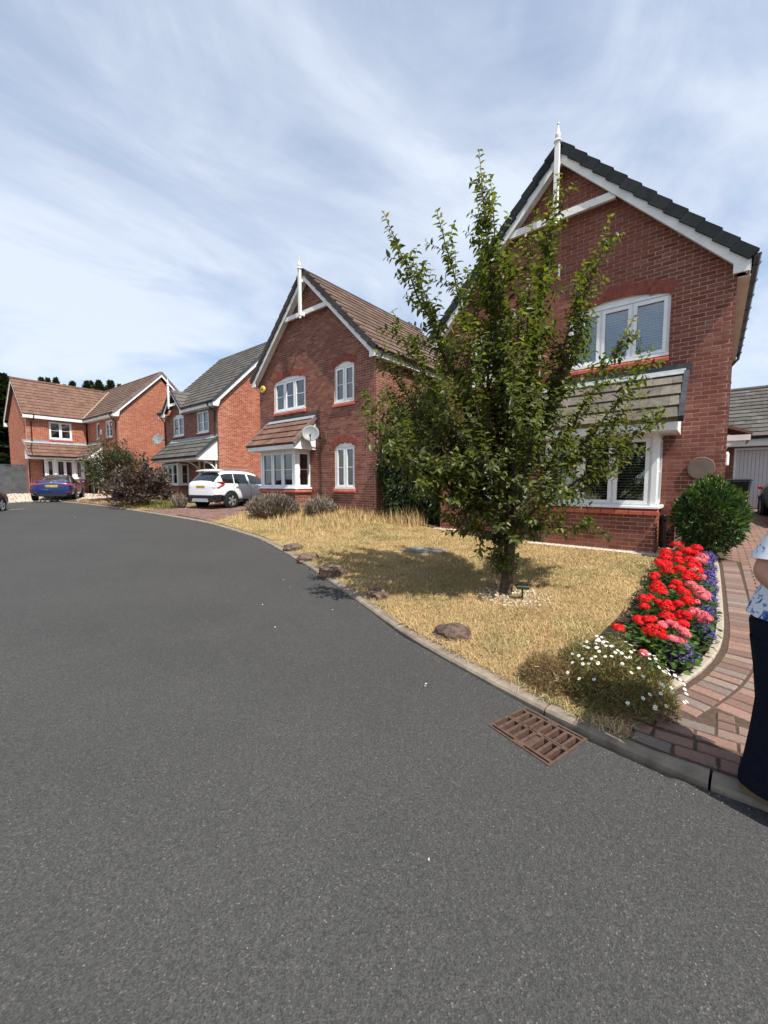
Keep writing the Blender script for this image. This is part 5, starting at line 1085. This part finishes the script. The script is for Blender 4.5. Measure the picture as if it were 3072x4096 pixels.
PINK = [(1190, 270, 70), (1200, 320, 50), (1100, 440, 55), (1180, 540, 50), (1040, 630, 70), (1130, 700, 90), (1190, 760, 80), (1220, 800, 60), (1110, 860, 40), (1080, 980, 60), (1180, 1040, 80), (1210, 1110, 60), (660, 1160, 60), (810, 1170, 70), (930, 1240, 60), (980, 1290, 50), (790, 1350, 70), (900, 1370, 60), (410, 1540, 60)]
LOB = [(1290, 290, 90), (1290, 420, 90), (1300, 560, 80), (1320, 700, 110), (1310, 880, 60), (1260, 1060, 80), (1130, 1270, 140), (840, 1560, 190)]
zo = lambda q: (2450+.30139*q[0], 2150+.30139*q[1])
def place(q, hgt):
    u, v = zo(q); z = .3
    for _ in range(15): P_ = on_z(u, v, z); z = gz(P_.x, P_.y)+hgt
    return Vector((P_.x, P_.y, z))
def geranium(heads, mat, nm, lab, grp):
    heads = heads+[(q[0]+random.uniform(-70, 70), q[1]+random.uniform(-45, 45), q[2]*random.uniform(.5, .8)) for q in heads if 150 < q[1] < 1250 and random.random() < .6]; pos = [(place(q, random.uniform(.26, .33)), q[2]*.30139) for q in heads]; n = len(pos)
    k = max(1, min(10, round(n/6.5))); seeds = [pos[i*n//k][0] for i in range(k)]; groups = [[] for _ in range(k)]
    for p, r_ in pos: groups[min(range(k), key=lambda i: (seeds[i]-p).length)].append((p, r_))
    out = []
    for gi, G in enumerate([x for x in groups if x]):
        c = sum((p for p, _ in G), Vector())/len(G); b = Vector((c.x, c.y, gz(c.x, c.y)))
        o = empty(nm, b, category='flower', group=grp); out.append((o, b, len(G))); k_ = 30; hp = np.array([tuple(p-b) for p, _ in G]); m = k_*len(G); i_ = np.repeat(np.arange(len(G)), k_); a = rng.random(m)*6.283; q = .015+.085*np.sqrt(rng.random(m))
        P_ = np.stack([hp[i_, 0]*.9+np.cos(a)*q, hp[i_, 1]*.9+np.sin(a)*q, np.clip(hp[i_, 2]-.06-.17*rng.random(m), .03, 1)], 1); d = np.stack([np.cos(a), np.sin(a), .2+.2*rng.random(m)], 1); leaves('foliage', P_, d+rv(m)*.5, rv(m)*.45+np.array([0, 0, 1.]), .032+.026*rng.random(m), 1.0, rng.random(m), L_GER, o, 0, True)
        st = MB()
        for p, r_ in G:
            zc = (p-CO).dot(CF); rad = r_*zc/FPX*random.uniform(.95, 1.15); l = p-b; head(o, 'flower_head', tuple(l), rad, mat, int(50+rad*1300), .024, .8); st.tube([(l.x*.4, l.y*.4, .05), (l.x*.8, l.y*.8, l.z*.6), tuple(l)], .003, 4)
        st.build('flower_stem', L_GER, o, 'stuff')
    return out
def order_words(i, n): return ['farthest, by the laurel,', 'second back', 'third back', 'fourth back', 'fifth back', 'sixth back', 'seventh back', 'eighth back', 'ninth back', 'tenth back'][i] if i < n-1 else 'nearest, by the daisies,'
for H_, mt, nm, cw, grp in ((RED, P_RED, 'geranium_plant', 'bright red geranium', 'red geraniums in the border'), (PINK, P_PINK, 'pink_geranium_plant', 'pink geranium', 'pink geraniums in the border')):
    L_ = sorted(geranium(H_, mt, nm, '', grp), key=lambda t: -t[1].y)
    for i, (ob_, b, c_n) in enumerate(L_): ob_['label'] = f'{cw} plant with {"one head" if c_n == 1 else "several heads"}, {order_words(i, len(L_))} in the flower border'
for i, q in enumerate(sorted(LOB, key=lambda q: q[1])):
    p = place(q, .10); p.x = min(p.x+.03, edx(p.y)-.13) if p.y > 3.3 else p.x; o = empty('lobelia_plant', (p.x, p.y, gz(p.x, p.y)+.01), label=f'low mound of violet lobelia, {order_words(i, len(LOB))} along the pale edging', category='flower', group='lobelias along the edging')
    rad = q[2]*.30139*((p-CO).dot(CF))/FPX; rad = max(.09, min(rad, .17)); bush(o, (rad*.95, rad*.95, .10), 420, .03, L_HEDGE, .3, .2, .6, 0, False, -.4, .35, i, 3, cen=(0, 0, .07)); n = int(420+rad*1500); d = rv(n); d[:, 2] = np.abs(d[:, 2]); Pp = d*np.array([rad, rad, .13])*(.9+.22*rng.random((n, 1)))+np.array([0, 0, .07])
    leaves('blossom', Pp, rv(n), d+rv(n)*.3, .014+.010*rng.random(n), .9, rng.random(n), P_BLUE, o, 0, False)
# Mexican fleabane
fb = on_ground(2400, 2770); o = empty('fleabane_clump', fb, label='sprawling wiry daisy clump with small white flowers at the corner of the drive', category='flower')
for (cx_, cy_, rx_, ry_, h_, n, lo, hi) in [(.02, .12, .40, .38, .27, 10000, .0, .85), (-.27, -.06, .27, .22, .17, 6500, .5, 1.0), (.10, -.06, .34, .26, .20, 5500, .05, .95)]:
    a = rng.random(n)*6.283; q = np.sqrt(rng.random(n)); zz = h_*np.sqrt(np.clip(1-q*q, 0, 1))*(.15+.95*rng.random(n)**.6)*np.where(rng.random(n) < .12, 1.15+.3*rng.random(n), 1); lm = np.array([mnoise.noise(Vector((i_*7, j_*7, cx_*5))) for i_, j_ in zip(np.cos(a)*q*rx_, np.sin(a)*q*ry_)]); zz = zz*(1+.55*lm)
    P_ = np.stack([cx_+np.cos(a)*q*rx_*(1+.15*lm), cy_+np.sin(a)*q*ry_*(1+.15*lm), zz], 1)
    leaves('stems', P_, rv(n)+np.stack([np.cos(a)*.5, np.sin(a)*.5, .55*np.ones(n)], 1), rv(n), .018+.04*rng.random(n)**1.5, .10, np.clip(lo+(hi-lo)*rng.random(n), 0, 1), L_DAISY, o, 0, False)
def daisy_mesh():
    m = MB(); n = 11
    for k in range(n): a = 2*math.pi*k/n; m.add([(0, 0, .001), (.0105*math.cos(a-.2), .0105*math.sin(a-.2), .001), (.0125*math.cos(a), .0125*math.sin(a), .0), (.0105*math.cos(a+.2), .0105*math.sin(a+.2), .001)], [(0, 1, 2, 3)], 0)
    m.lathe([(.0045, 0), (.004, .002), (.001, .003)], (0, 0, 0), 8, 1); return m.mesh('flower', [P_WHITE, P_YEL])
dm = daisy_mesh()
for k in range(125):
    a = random.uniform(0, 6.28); q = random.random()**.55; zz = .29*math.sqrt(max(0, 1-q*q))*random.uniform(.9, 1.2)+.03; x, y = .06+math.cos(a)*q*.46, .08+math.sin(a)*q*.42
    if x < -.22 and random.random() < .8: continue
    tl = Vector((math.cos(a)*q*.7+random.uniform(-.4, .4), math.sin(a)*q*.7-.25+random.uniform(-.4, .4), 1)).normalized(); link('flower', dm, o, M=Matrix.Translation((x, y, zz)) @ tl.to_track_quat('Z', 'Y').to_matrix().to_4x4())

# ------------------------------------------------------------------ vehicles
def loft_car(root, st, mats, glass):
    """st: stations (x, half-section points); glass(i, j) names the piece of the panel between stations i, i+1 and section points j, j+1"""
    n = len(st[0][1]); V = []; F = []; mi = []; names = ['body']
    for x, sec in st:
        V += [(x+dx, -y, z) for y, z, dx in sec]+[(x+dx, y, z) for y, z, dx in sec[::-1]]
    w = 2*n
    for i in range(len(st)-1):
        for j in range(w-1):
            F.append((i*w+j, (i+1)*w+j, (i+1)*w+j+1, i*w+j+1)); jj = j if j < n else w-2-j
            g_ = glass(i, jj) if j != n-1 else glass(i, n-1)
            g_ = g_ or 'body'
            if g_ not in names: names.append(g_)
            mi.append(names.index(g_))
    F += [tuple(range(w)), tuple(range((len(st)-1)*w, len(st)*w))[::-1]]; mi += [0, 0]
    me = bpy.data.meshes.new('body'); me.from_pydata(V, [], F)
    for k in names: me.materials.append(mats['body'] if k == 'body' else mats['glass'])
    me.polygons.foreach_set('material_index', mi); ob = bpy.data.objects.new('tmp', me); COL.objects.link(ob); sb = ob.modifiers.new('s', 'SUBSURF'); sb.levels = sb.render_levels = 2
    dg = bpy.context.evaluated_depsgraph_get(); ev = ob.evaluated_get(dg); em = ev.to_mesh(); vs = [v.co.copy() for v in em.vertices]; per = {}
    for p in em.polygons: per.setdefault(p.material_index, []).append(tuple(p.vertices))
    ev.to_mesh_clear(); bpy.data.objects.remove(ob)
    for k, fs in per.items():
        idx = sorted({i for f in fs for i in f}); mp = {a: b for b, a in enumerate(idx)}; m = MB(); m.add([vs[i] for i in idx], [[mp[i] for i in f] for f in fs], 0, .5); m.build(names[k] if names[k] != 'side' else 'side_windows', mats['body'] if k == 0 else mats['glass'], root, smooth=True)
def wheel(root, x, y, r, side, dark=False):
    w = empty('wheel', (x, y, r)); w.parent = root; Mx = Matrix.Rotation(R(90), 4, 'X')
    m = MB(); m.lathe([(r*.66, -.11), (r*.9, -.11), (r*.98, -.08), (r, 0), (r*.98, .08), (r*.9, .11), (r*.66, .11)], (0, 0, 0), 24, M=Mx, cap=False); m.build('tyre', TYRE, w, smooth=False)
    m = MB(); s = side
    m.lathe([(r*.64, -.10), (r*.66, -.10), (r*.66, .10), (r*.64, .10)], (0, 0, 0), 24, M=Mx, cap=False); m.lathe([(r*.14, -.012), (r*.14, .012)], (0, s*.085, 0), 12, M=Mx)
    for k in range(10):
        a = 2*math.pi*(k//2)/5+(.16 if k % 2 else -.16); c, q = math.cos(a), math.sin(a); m.obox((c*r*.10-q*.022, s*.075, q*r*.10+c*.022), (c*r*.56, 0, q*r*.56), (q*.044, 0, -c*.044), (0, s*.022, 0))
    m.build('rim', ALLOY if not dark else TRIMS, w); m = MB(); m.lathe([(r*.62, -.01), (r*.62, .01)], (0, s*.03, 0), 20, M=Mx); m.build('brake_disc', TRIMB, w)
def plate(root, M, text, green=False):
    p = empty('number_plate', (0, 0, 0)); p.parent = root; p.matrix_basis = M
    add(p, 'plate', PLATEY, lambda m: m.box(-.26, .26, -.056, .056, 0, .008))
    if green: add(p, 'green_band', PLATEG, lambda m: m.box(-.258, -.215, -.054, .054, .0082, .0095))
    lettering(text, .098, Matrix.Translation((.015, -.005, .011)), INK, p, .001)
RB = lambda x, y, z: Matrix.Translation((x, y, z)) @ Matrix(((0, 0, -1, 0), (-1, 0, 0, 0), (0, 1, 0, 0), (0, 0, 0, 1)))   # faces backwards (-x)
def sec(zb, w, zm, wb, zbelt, wr, zr_, dxs=(0,)*8):
    P_ = [(.0, zb), (w*.86, zb), (w*.985, zb+.14), (w, zm), (wb, zbelt), (wr*1.03, zr_-.07), (wr*.80, zr_-.005), (0, zr_+.012)]
    return [(y, z, d) for (y, z), d in zip(P_, dxs)]
def suv(loc, rz, body, label, text):
    o = empty('parked_car', loc, rz, label=label, category='car', group='cars parked along the street')
    st = [(.0, sec(.34, .74, .72, .72, 1.02, .66, 1.10)), (.06, sec(.30, .83, .72, .80, 1.06, .70, 1.16)), (.22, sec(.29, .875, .72, .84, 1.07, .66, 1.34)), (.46, sec(.28, .885, .72, .86, 1.06, .60, 1.58)), (.75, sec(.27, .89, .70, .865, 1.05, .595, 1.645)), (1.4, sec(.27, .89, .70, .87, 1.02, .60, 1.66)),
          (2.1, sec(.27, .89, .70, .87, 1.0, .60, 1.645)), (2.65, sec(.27, .89, .70, .87, .99, .58, 1.56)), (3.05, sec(.27, .89, .70, .86, .99, .64, 1.30)), (3.42, sec(.28, .88, .70, .85, .97, .74, 1.06)), (3.85, sec(.30, .85, .68, .80, .90, .68, .98)), (4.17, sec(.34, .74, .62, .68, .78, .56, .86)), (4.27, sec(.38, .60, .58, .55, .70, .45, .76))]
    gl = lambda i, j: 'side' if j == 4 and 3 <= i <= 7 else ('rear_window' if i in (1, 2) and j in (5, 6, 7) else ('windscreen' if i in (7, 8) and j in (5, 6, 7) else None))
    loft_car(o, st, dict(body=body, glass=CARGL), gl)
    for s in (-1, 1):
        add(o, 'tail_light', LAMPR, lambda m: m.prism([(.02, s*.78, .90), (.02, s*.60, .93), (.06, s*.60, 1.10), (.22, s*.80, 1.16), (.52, s*.872, 1.14), (.50, s*.882, 1.06), (.20, s*.868, .90)], (-.006, s*.016, .0)))
        add(o, 'door_line', TRIMB, lambda m: (m.tube([(.98, s*.893, 1.0), (1.02, s*.897, .8), (1.16, s*.893, .42)], .004, 4), m.tube([(2.0, s*.884, .98), (2.04, s*.897, .7), (2.02, s*.893, .38)], .004, 4)))
        add(o, 'pillar', body, lambda m: (m.obox((1.88, s*.876, 1.01), (.10, 0, 0), (0, -s*.255, .55), (0, s*.02, .0)), m.obox((1.02, s*.884, 1.03), (.035, 0, 0), (.09, -s*.22, .5), (0, s*.015, 0))))
        for x in (1.12, 2.28): add(o, 'door_handle', ALLOY, lambda m: m.bbox(x, x+.20, s*.885, s*.912, .92, .945, .006) if s > 0 else m.bbox(x, x+.20, -.912, -.885, .92, .945, .006))
        add(o, 'wing_mirror', body, lambda m: (m.lathe([(.02, -.06), (.085, -.03), (.085, .04), (.03, .07)], (2.98, s*1.0, 1.08), 10, M=Matrix.Rotation(R(90), 4, 'Y')), m.box(2.95, 3.0, min(s*.84, s*.96), max(s*.84, s*.96), 1.02, 1.05)))
        add(o, 'sill_trim', TRIMB, lambda m: m.box(1.0, 3.0, min(s*.86, s*.905), max(s*.86, s*.905), .25, .37))
        for x in (.84, 3.40):
            add(o, 'arch_shade_disc', TRIMB, lambda m: (m.lathe([(.405, -.02), (.42, 0), (.405, .012)], (x, s*.892, .36), 28, M=Matrix.Rotation(R(90), 4, 'X')))); wheel(o, x, s*.835, .345, s)  # black disc on the body paints the shade of an uncut arch opening
        add(o, 'roof_rail', TRIMS, lambda m: m.tube([(.62, s*.56, 1.65), (.8, s*.575, 1.70), (2.2, s*.575, 1.70), (2.45, s*.55, 1.62)], .016, 6))
    add(o, 'rear_bumper', TRIMB, lambda m: m.prism([(-.035, -.80, .60), (.30, -.905, .60), (.52, -.905, .40), (.30, -.86, .28), (-.01, -.70, .30)], (0, 0, 0.0)) or m.prism([(-.03, -.72, .32), (-.03, -.72, .58), (.45, -.90, .58), (.45, -.90, .30)], (.0, .001, 0)) or m.obox((-.03, -.74, .31), (0, 1.48, 0), (.2, 0, 0), (-.01, 0, .27)) or m.obox((-.03, .74, .31), (.50, .165, 0), (.02, -.05, 0), (-.01, 0, .27)) or m.obox((-.03, -.74, .31), (.50, -.165, 0), (.02, .05, 0), (-.01, 0, .27)))
    add(o, 'skid_plate', TRIMS, lambda m: m.prism([(-.046, -.50, .30), (-.046, .50, .30), (-.046, .44, .44), (-.046, -.44, .44)], (.004, 0, 0)))
    add(o, 'spoiler', body, lambda m: m.prism([(.30, -.60, 1.60), (.62, -.62, 1.665), (.62, .62, 1.665), (.30, .60, 1.60)], (0, 0, .022))); add(o, 'badge', ALLOY, lambda m: m.lathe([(.05, 0), (.04, .012)], (.045, 0, 1.085), 12, M=Matrix.Rotation(R(-90), 4, 'Y')))
    add(o, 'plate_recess', TRIMS, lambda m: m.obox((.012, -.38, .86), (0, .76, 0), (.01, 0, 0), (.03, 0, .20))); plate(o, RB(.008, 0, .93), text)
    add(o, 'sun_roof', CARGL, lambda m: m.obox((.95, -.42, 1.671), (.85, 0, .004), (0, .84, 0), (0, 0, .006)))
    return o
def saloon(loc, rz, body, label, text, green=False, mat2=None):
    o = empty('parked_car', loc, rz, label=label, category='car', group='cars parked along the street')
    st = [(.0, sec(.30, .74, .62, .74, .86, .70, .95)), (.05, sec(.26, .84, .62, .82, .90, .74, 1.0)), (.22, sec(.24, .90, .62, .87, .93, .74, 1.035)), (.55, sec(.22, .925, .62, .88, .95, .68, 1.10)), (1.1, sec(.20, .925, .60, .88, .95, .58, 1.30)), (1.65, sec(.20, .92, .60, .88, .94, .55, 1.41)), (2.2, sec(.20, .92, .60, .88, .92, .56, 1.445)),
          (2.75, sec(.20, .92, .60, .88, .92, .55, 1.40)), (3.25, sec(.20, .92, .60, .88, .92, .62, 1.20)), (3.65, sec(.22, .92, .60, .87, .90, .74, .99)), (4.2, sec(.24, .90, .58, .84, .84, .70, .91)), (4.62, sec(.28, .80, .54, .72, .72, .62, .80)), (4.78, sec(.32, .64, .5, .58, .62, .5, .68))]
    gl = lambda i, j: 'side' if j == 4 and 3 <= i <= 7 else ('rear_window' if i in (3, 4) and j in (5, 6, 7) else ('windscreen' if i in (7, 8) and j in (5, 6, 7) else None))
    loft_car(o, st, dict(body=body, glass=CARGL), gl)
    for s in (-1, 1):
        add(o, 'tail_light', LAMPR, lambda m: m.prism([(.035, s*.30, .885), (.035, s*.80, .84), (.16, s*.90, .84), (.28, s*.922, .90), (.20, s*.90, .945), (.04, s*.78, .93), (.03, s*.32, .925)], (-.03, s*.012, .0)))
        add(o, 'bumper_vent', TRIMB, lambda m: m.prism([(-.002, s*.50, .40), (.04, s*.86, .42), (.05, s*.88, .64), (.02, s*.74, .50)], (-.02, s*.01, 0))); add(o, 'reflector', LAMPR, lambda m: m.box(-.014, .0, min(s*.6, s*.82), max(s*.6, s*.82), .455, .475))
        for x in (1.55, 2.62): add(o, 'door_handle', body, lambda m: m.box(x, x+.2, min(s*.905, s*.93), max(s*.905, s*.93), .80, .825))
        add(o, 'pillar', TRIMB, lambda m: (m.obox((2.0, s*.886, .95), (.09, 0, 0), (0, -s*.30, .42), (0, s*.02, .0))))
        add(o, 'wing_mirror', body, lambda m: (m.lathe([(.02, -.06), (.08, -.03), (.08, .04), (.03, .07)], (3.10, s*1.02, 1.0), 10, M=Matrix.Rotation(R(90), 4, 'Y')), m.box(3.08, 3.12, min(s*.84, s*.97), max(s*.84, s*.97), .95, .98)))
        for x in (.88, 3.72):
            add(o, 'arch_shade_disc', TRIMB, lambda m: (m.lathe([(.375, -.02), (.38, 0), (.37, .01)], (x, s*.915, .34), 28, M=Matrix.Rotation(R(90), 4, 'X')))); wheel(o, x, s*.845, .335, s, True)  # flat black disc stands in for the dark hollow round the wheel
    for s in (-1, 1): add(o, 'headlight', ALLOY, lambda m: m.prism([(4.50, s*.50, .66), (4.30, s*.80, .70), (4.24, s*.80, .78), (4.44, s*.5, .74)], (.09, s*.035, 0)))
    add(o, 'grille', TRIMB, lambda m: m.box(4.70, 4.80, -.42, .42, .34, .62))
    add(o, 'diffuser', TRIMB, lambda m: m.obox((-.012, -.62, .26), (0, 1.24, 0), (.2, 0, 0), (-.0, 0, .16))); add(o, 'boot_spoiler', body, lambda m: m.prism([(.10, -.70, 1.01), (.34, -.72, 1.06), (.34, .72, 1.06), (.10, .70, 1.01)], (0, 0, .02)))
    add(o, 'badge', UPVC, lambda m: m.lathe([(.045, 0), (.04, .012)], (.055, 0, .975), 14, M=Matrix.Rotation(R(-90), 4, 'Y'))); plate(o, RB(-.004, 0, .80), text, green)
    return o
suv((-16.80, 8.18, gz(-16.7, 9.0)), R(104), CAR_W, 'white compact SUV with silver roof rails on the block drive between two houses', 'BX18 DCZ')
saloon((-27.0, 5.2, .60), R(160), CAR_B, 'metallic blue coupe-like saloon parked by the white bay of the far house', 'BG24 YNH', True)
saloon((-27.3, 9.6, .66), R(88), CAR_K, 'black car mostly hidden between smoke bush and porch bay window', 'BD19 VKT')
saloon((-19.36, -.12, zr(-18.5)), R(148), CAR_K, 'black car cut off at the frame edge, parked on the open road', 'BV67 HLM')
saloon((1.98, 17.4, gz(1.9, 14.5)), R(-86), CAR_K, 'black car cut off at the frame edge on the drive before the garage', 'BJ21 ROE')
# wheelie bin
o = empty('wheelie_bin', (.62, 17.3, gz(.6, 17.3)), R(-8), label='dark green wheelie bin standing beside the white garage door', category='bin')
add(o, 'bin_body', BINM, lambda m: m.add([(-.2, -.22, .06), (.2, -.22, .06), (.2, .22, .06), (-.2, .22, .06), (-.29, -.34, .98), (.29, -.34, .98), (.29, .32, .98), (-.29, .32, .98)], [(0, 3, 2, 1), (4, 5, 6, 7), (0, 1, 5, 4), (1, 2, 6, 5), (2, 3, 7, 6), (3, 0, 4, 7)]))
add(o, 'lid', BINM, lambda m: (m.bbox(-.31, .31, -.37, .33, .985, 1.06, .03), m.box(-.28, .28, .33, .40, 1.0, 1.04))); add(o, 'wheel', TYRE, lambda m: m.lathe([(.1, -.03), (.1, .03)], (-.22, .26, .1), 14, M=Matrix.Rotation(R(90), 4, 'Y'))); add(o, 'wheel', TYRE, lambda m: m.lathe([(.1, -.03), (.1, .03)], (.22, .26, .1), 14, M=Matrix.Rotation(R(90), 4, 'Y')))
# flower pots by the far door
for i, (x, y) in enumerate(((-33.3, 7.7), (-32.7, 7.75))):
    o = empty('plant_pot', (x, y, .87), label=['dark plant pot with pinkish flowers left of the porch post', 'dark plant pot with red flowers right of the porch post'][i], category='plant pot', group='pots by the far porch')
    add(o, 'pot', BLACKP, lambda m: m.lathe([(.15, 0), (.21, .32), (.19, .32), (.18, .28)], (0, 0, 0), 14)); bush(o, (.24, .24, .14), 260, .06, L_GER, .6, .1, .5, 0, False, -.5, .4, i, 3, cen=(0, 0, .40)); head(o, 'flower_head', (0, 0, .46), .2, [P_PINK, P_RED][i], 90, .05)
# small litter on the road
P = []
for (u, v) in [(920*1.8517, 1478*1.8517), (1330, 2440), (1100, 2510), (1133, 2320), (1160, 2350), (1700, 2745), (300, 2070), (650, 2060), (1715, 3440), (1050, 2420)]:
    q = on_z(u, v, .0); q = on_z(u, v, zr(q.x)); P.append((q.x, q.y, q.z+.004))
stones('road_litter', P, .008, .014)
P = []
for _ in range(500):
    x = random.uniform(-12, .6); y = yk(x)-.005-abs(random.gauss(0, .06)); P.append((x, y, zr(x)+.002))
stones('gutter_grit', P, .002, .005, GRAVB)
# worn white dashes at the far end of the road
mb = MB()
for k in range(9):
    u = 22+k*8.3; q = on_z(u, 2042-k*.55, .44); mb.box(q.x-.09, q.x+.09, q.y-.09, q.y+.09, zr(q.x)+.003, zr(q.x)+.006)
mb.build('road_marking', plain('worn_marking', (.20, .20, .19), .9, .1, .5, 20), None, 'structure')

# ------------------------------------------------------------------ person at the edge of the drive
def person(loc, rz):
    o = empty('person', loc, rz, label='person in blue floral top and wide navy trousers standing on the kerb, facing away', category='person')
    def skin(name, joints, edges, mat, lv=2):
        me = bpy.data.meshes.new(name); me.from_pydata([j[0] for j in joints], edges, []); ob = bpy.data.objects.new('tmp', me); COL.objects.link(ob); ob.modifiers.new('k', 'SKIN'); sk = me.skin_vertices[0].data
        for d, j in zip(sk, joints): d.radius = (j[1], j[2] if len(j) > 2 else j[1])
        sk[0].use_root = True; s2 = ob.modifiers.new('s', 'SUBSURF'); s2.levels = s2.render_levels = lv
        dg = bpy.context.evaluated_depsgraph_get(); m2 = bpy.data.meshes.new_from_object(ob.evaluated_get(dg)); bpy.data.objects.remove(ob); m2.materials.clear(); m2.materials.append(mat); m2.polygons.foreach_set('use_smooth', [True]*len(m2.polygons)); return link(name, m2, o)
    J = [((0, 0, .95), .14, .11), ((0, 0, 1.12), .125, .095), ((.0, 0, 1.30), .15, .105), ((.01, 0, 1.40), .09, .08), ((.02, 0, 1.47), .052), ((.03, 0, 1.53), .06), ((.035, 0, 1.60), .082, .09), ((.03, 0, 1.68), .07, .08),
         ((0, .17, 1.38), .055), ((-.13, .24, 1.13), .044), ((.06, .22, 1.0), .034), ((.13, .19, .98), .03, .018), ((0, -.17, 1.38), .055), ((-.13, -.24, 1.13), .044), ((.06, -.22, 1.0), .034), ((.13, -.19, .98), .03, .018),
         ((0, .09, .86), .09), ((.02, .10, .48), .058), ((-.02, .10, .10), .042), ((.0, .10, .05), .04), ((.13, .11, .03), .03), ((0, -.09, .86), .09), ((.02, -.10, .48), .058), ((-.02, -.10, .10), .042), ((.0, -.10, .05), .04), ((.13, -.11, .03), .03)]
    E = [(0, 1), (1, 2), (2, 3), (3, 4), (4, 5), (5, 6), (6, 7), (3, 8), (8, 9), (9, 10), (10, 11), (3, 12), (12, 13), (13, 14), (14, 15), (0, 16), (16, 17), (17, 18), (18, 19), (19, 20), (0, 21), (21, 22), (22, 23), (23, 24), (24, 25)]
    for hy in (1, -1):
        b = 11 if hy > 0 else 15
        for k, (dy, ln, dzz) in enumerate(((.028, .055, -.03), (.010, .068, -.04), (-.010, .064, -.045), (-.026, .050, -.045))):
            a = len(J); J += [((.155, hy*.19+dy, .973), .0085), ((.155+ln*.6, hy*.19+dy*1.1, .973+dzz*.6), .008), ((.155+ln*.75, hy*.19+dy*1.1, .973+dzz*1.5), .007)]; E += [(b, a), (a, a+1), (a+1, a+2)]
        a = len(J); J += [((.13, hy*.16, .985), .010), ((.165, hy*.145, .965), .008)]; E += [(b, a), (a, a+1)]
    skin('body', J, E, SKIN)
    f = MB()
    f.lathe([(.004, -.02), (.012, 0), (.010, .015)], (.128, 0, 1.60), 8, M=Matrix.Rotation(R(90), 4, 'Y')); f.build('nose', SKIN, o)
    for s in (1, -1): add(o, 'eye', INK, lambda m: m.lathe([(.001, -.008), (.009, 0), (.001, .006)], (.112, s*.033, 1.625), 8)); add(o, 'ear', SKIN, lambda m: m.lathe([(.004, -.03), (.02, -.01), (.022, .015), (.006, .03)], (.025, s*.09, 1.60), 8))
    add(o, 'mouth', P_PINK, lambda m: m.bbox(.112, .118, -.022, .022, 1.555, 1.565, .003))
    def loft(name, rings, mat, n=26, cap=False, fold=0):
        m = MB(); vs = []
        for (cx, cy, z, ax, ay) in rings:
            for k in range(n): t = 2*math.pi*k/n; w = 1+fold*math.sin(5*t+z*9)*.5+fold*.5*math.sin(9*t-z*5); vs.append((cx+ax*math.cos(t)*w, cy+ay*math.sin(t)*w, z))
        m.add(vs, [(i*n+k, i*n+(k+1) % n, (i+1)*n+(k+1) % n, (i+1)*n+k) for i in range(len(rings)-1) for k in range(n)]+([tuple(range(n))[::-1], tuple(range((len(rings)-1)*n, len(rings)*n))] if cap else []))
        return m.build(name, mat, o, smooth=True)
    # trousers: seat, then two wide legs
    loft('trousers', [(-.04, 0, .99, .13, .165), (-.045, 0, .94, .15, .18), (-.05, 0, .86, .165, .192), (-.045, 0, .78, .162, .19), (-.03, 0, .70, .145, .18)], NAVY, fold=.02)
    for s in (1, -1): loft('trouser_leg', [(-.04, s*.085, .80, .15, .105), (-.03, s*.09, .66, .138, .10), (-.018, s*.095, .50, .130, .098), (-.018, s*.10, .34, .142, .10), (-.025, s*.10, .18, .156, .11), (-.03, s*.10, .085, .168, .116), (-.03, s*.10, .065, .166, .114)], NAVY, fold=.045)
    loft('blouse', [(-.045, 0, .905, .182, .205), (-.04, 0, .97, .168, .195), (-.02, 0, 1.08, .145, .175), (0, 0, 1.2, .15, .185), (.0, 0, 1.32, .14, .19), (0, 0, 1.40, .10, .165), (.01, 0, 1.45, .068, .085)], FLORAL, fold=.035)
    for s in (1, -1): loft('sleeve', [(0, s*.12, 1.42, .08, .05), (-.01, s*.17, 1.38, .085, .075), (-.05, s*.205, 1.28, .082, .075), (-.085, s*.225, 1.205, .082, .072)], FLORAL, fold=.05)
    loft('hair', [(.0, 0, 1.50, .085, .10), (-.01, 0, 1.57, .105, .112), (.0, 0, 1.66, .108, .108), (.02, 0, 1.73, .09, .09), (.03, 0, 1.765, .04, .045)], HAIR, cap=True, fold=.04)
    for s in (1, -1):
        sh = empty('shoe', (0, 0, 0)); sh.parent = o
        add(sh, 'sole', SHOE, lambda m: m.prism([(-.17, s*.10-.032, 0), (-.05, s*.10-.045, 0), (.08, s*.10-.05, 0), (.15, s*.10-.03, 0), (.165, s*.10, 0), (.15, s*.10+.03, 0), (.08, s*.10+.05, 0), (-.05, s*.10+.045, 0), (-.17, s*.10+.032, 0), (-.19, s*.10, 0)], (0, 0, .042)))
        add(sh, 'upper', SHOE, lambda m: m.prism([(-.165, s*.10-.028, .043), (.06, s*.10-.045, .036), (.14, s*.10, .036), (.06, s*.10+.045, .036), (-.165, s*.10+.028, .043)], (.0, 0, .045)))
    return o
person((.382, 2.67, gz(.33, 2.72)+.004), R(-20))
print('objects', len(S.objects), 'tris', sum(len(o.data.loops)-2*len(o.data.polygons) for o in S.objects if o.type == 'MESH'))
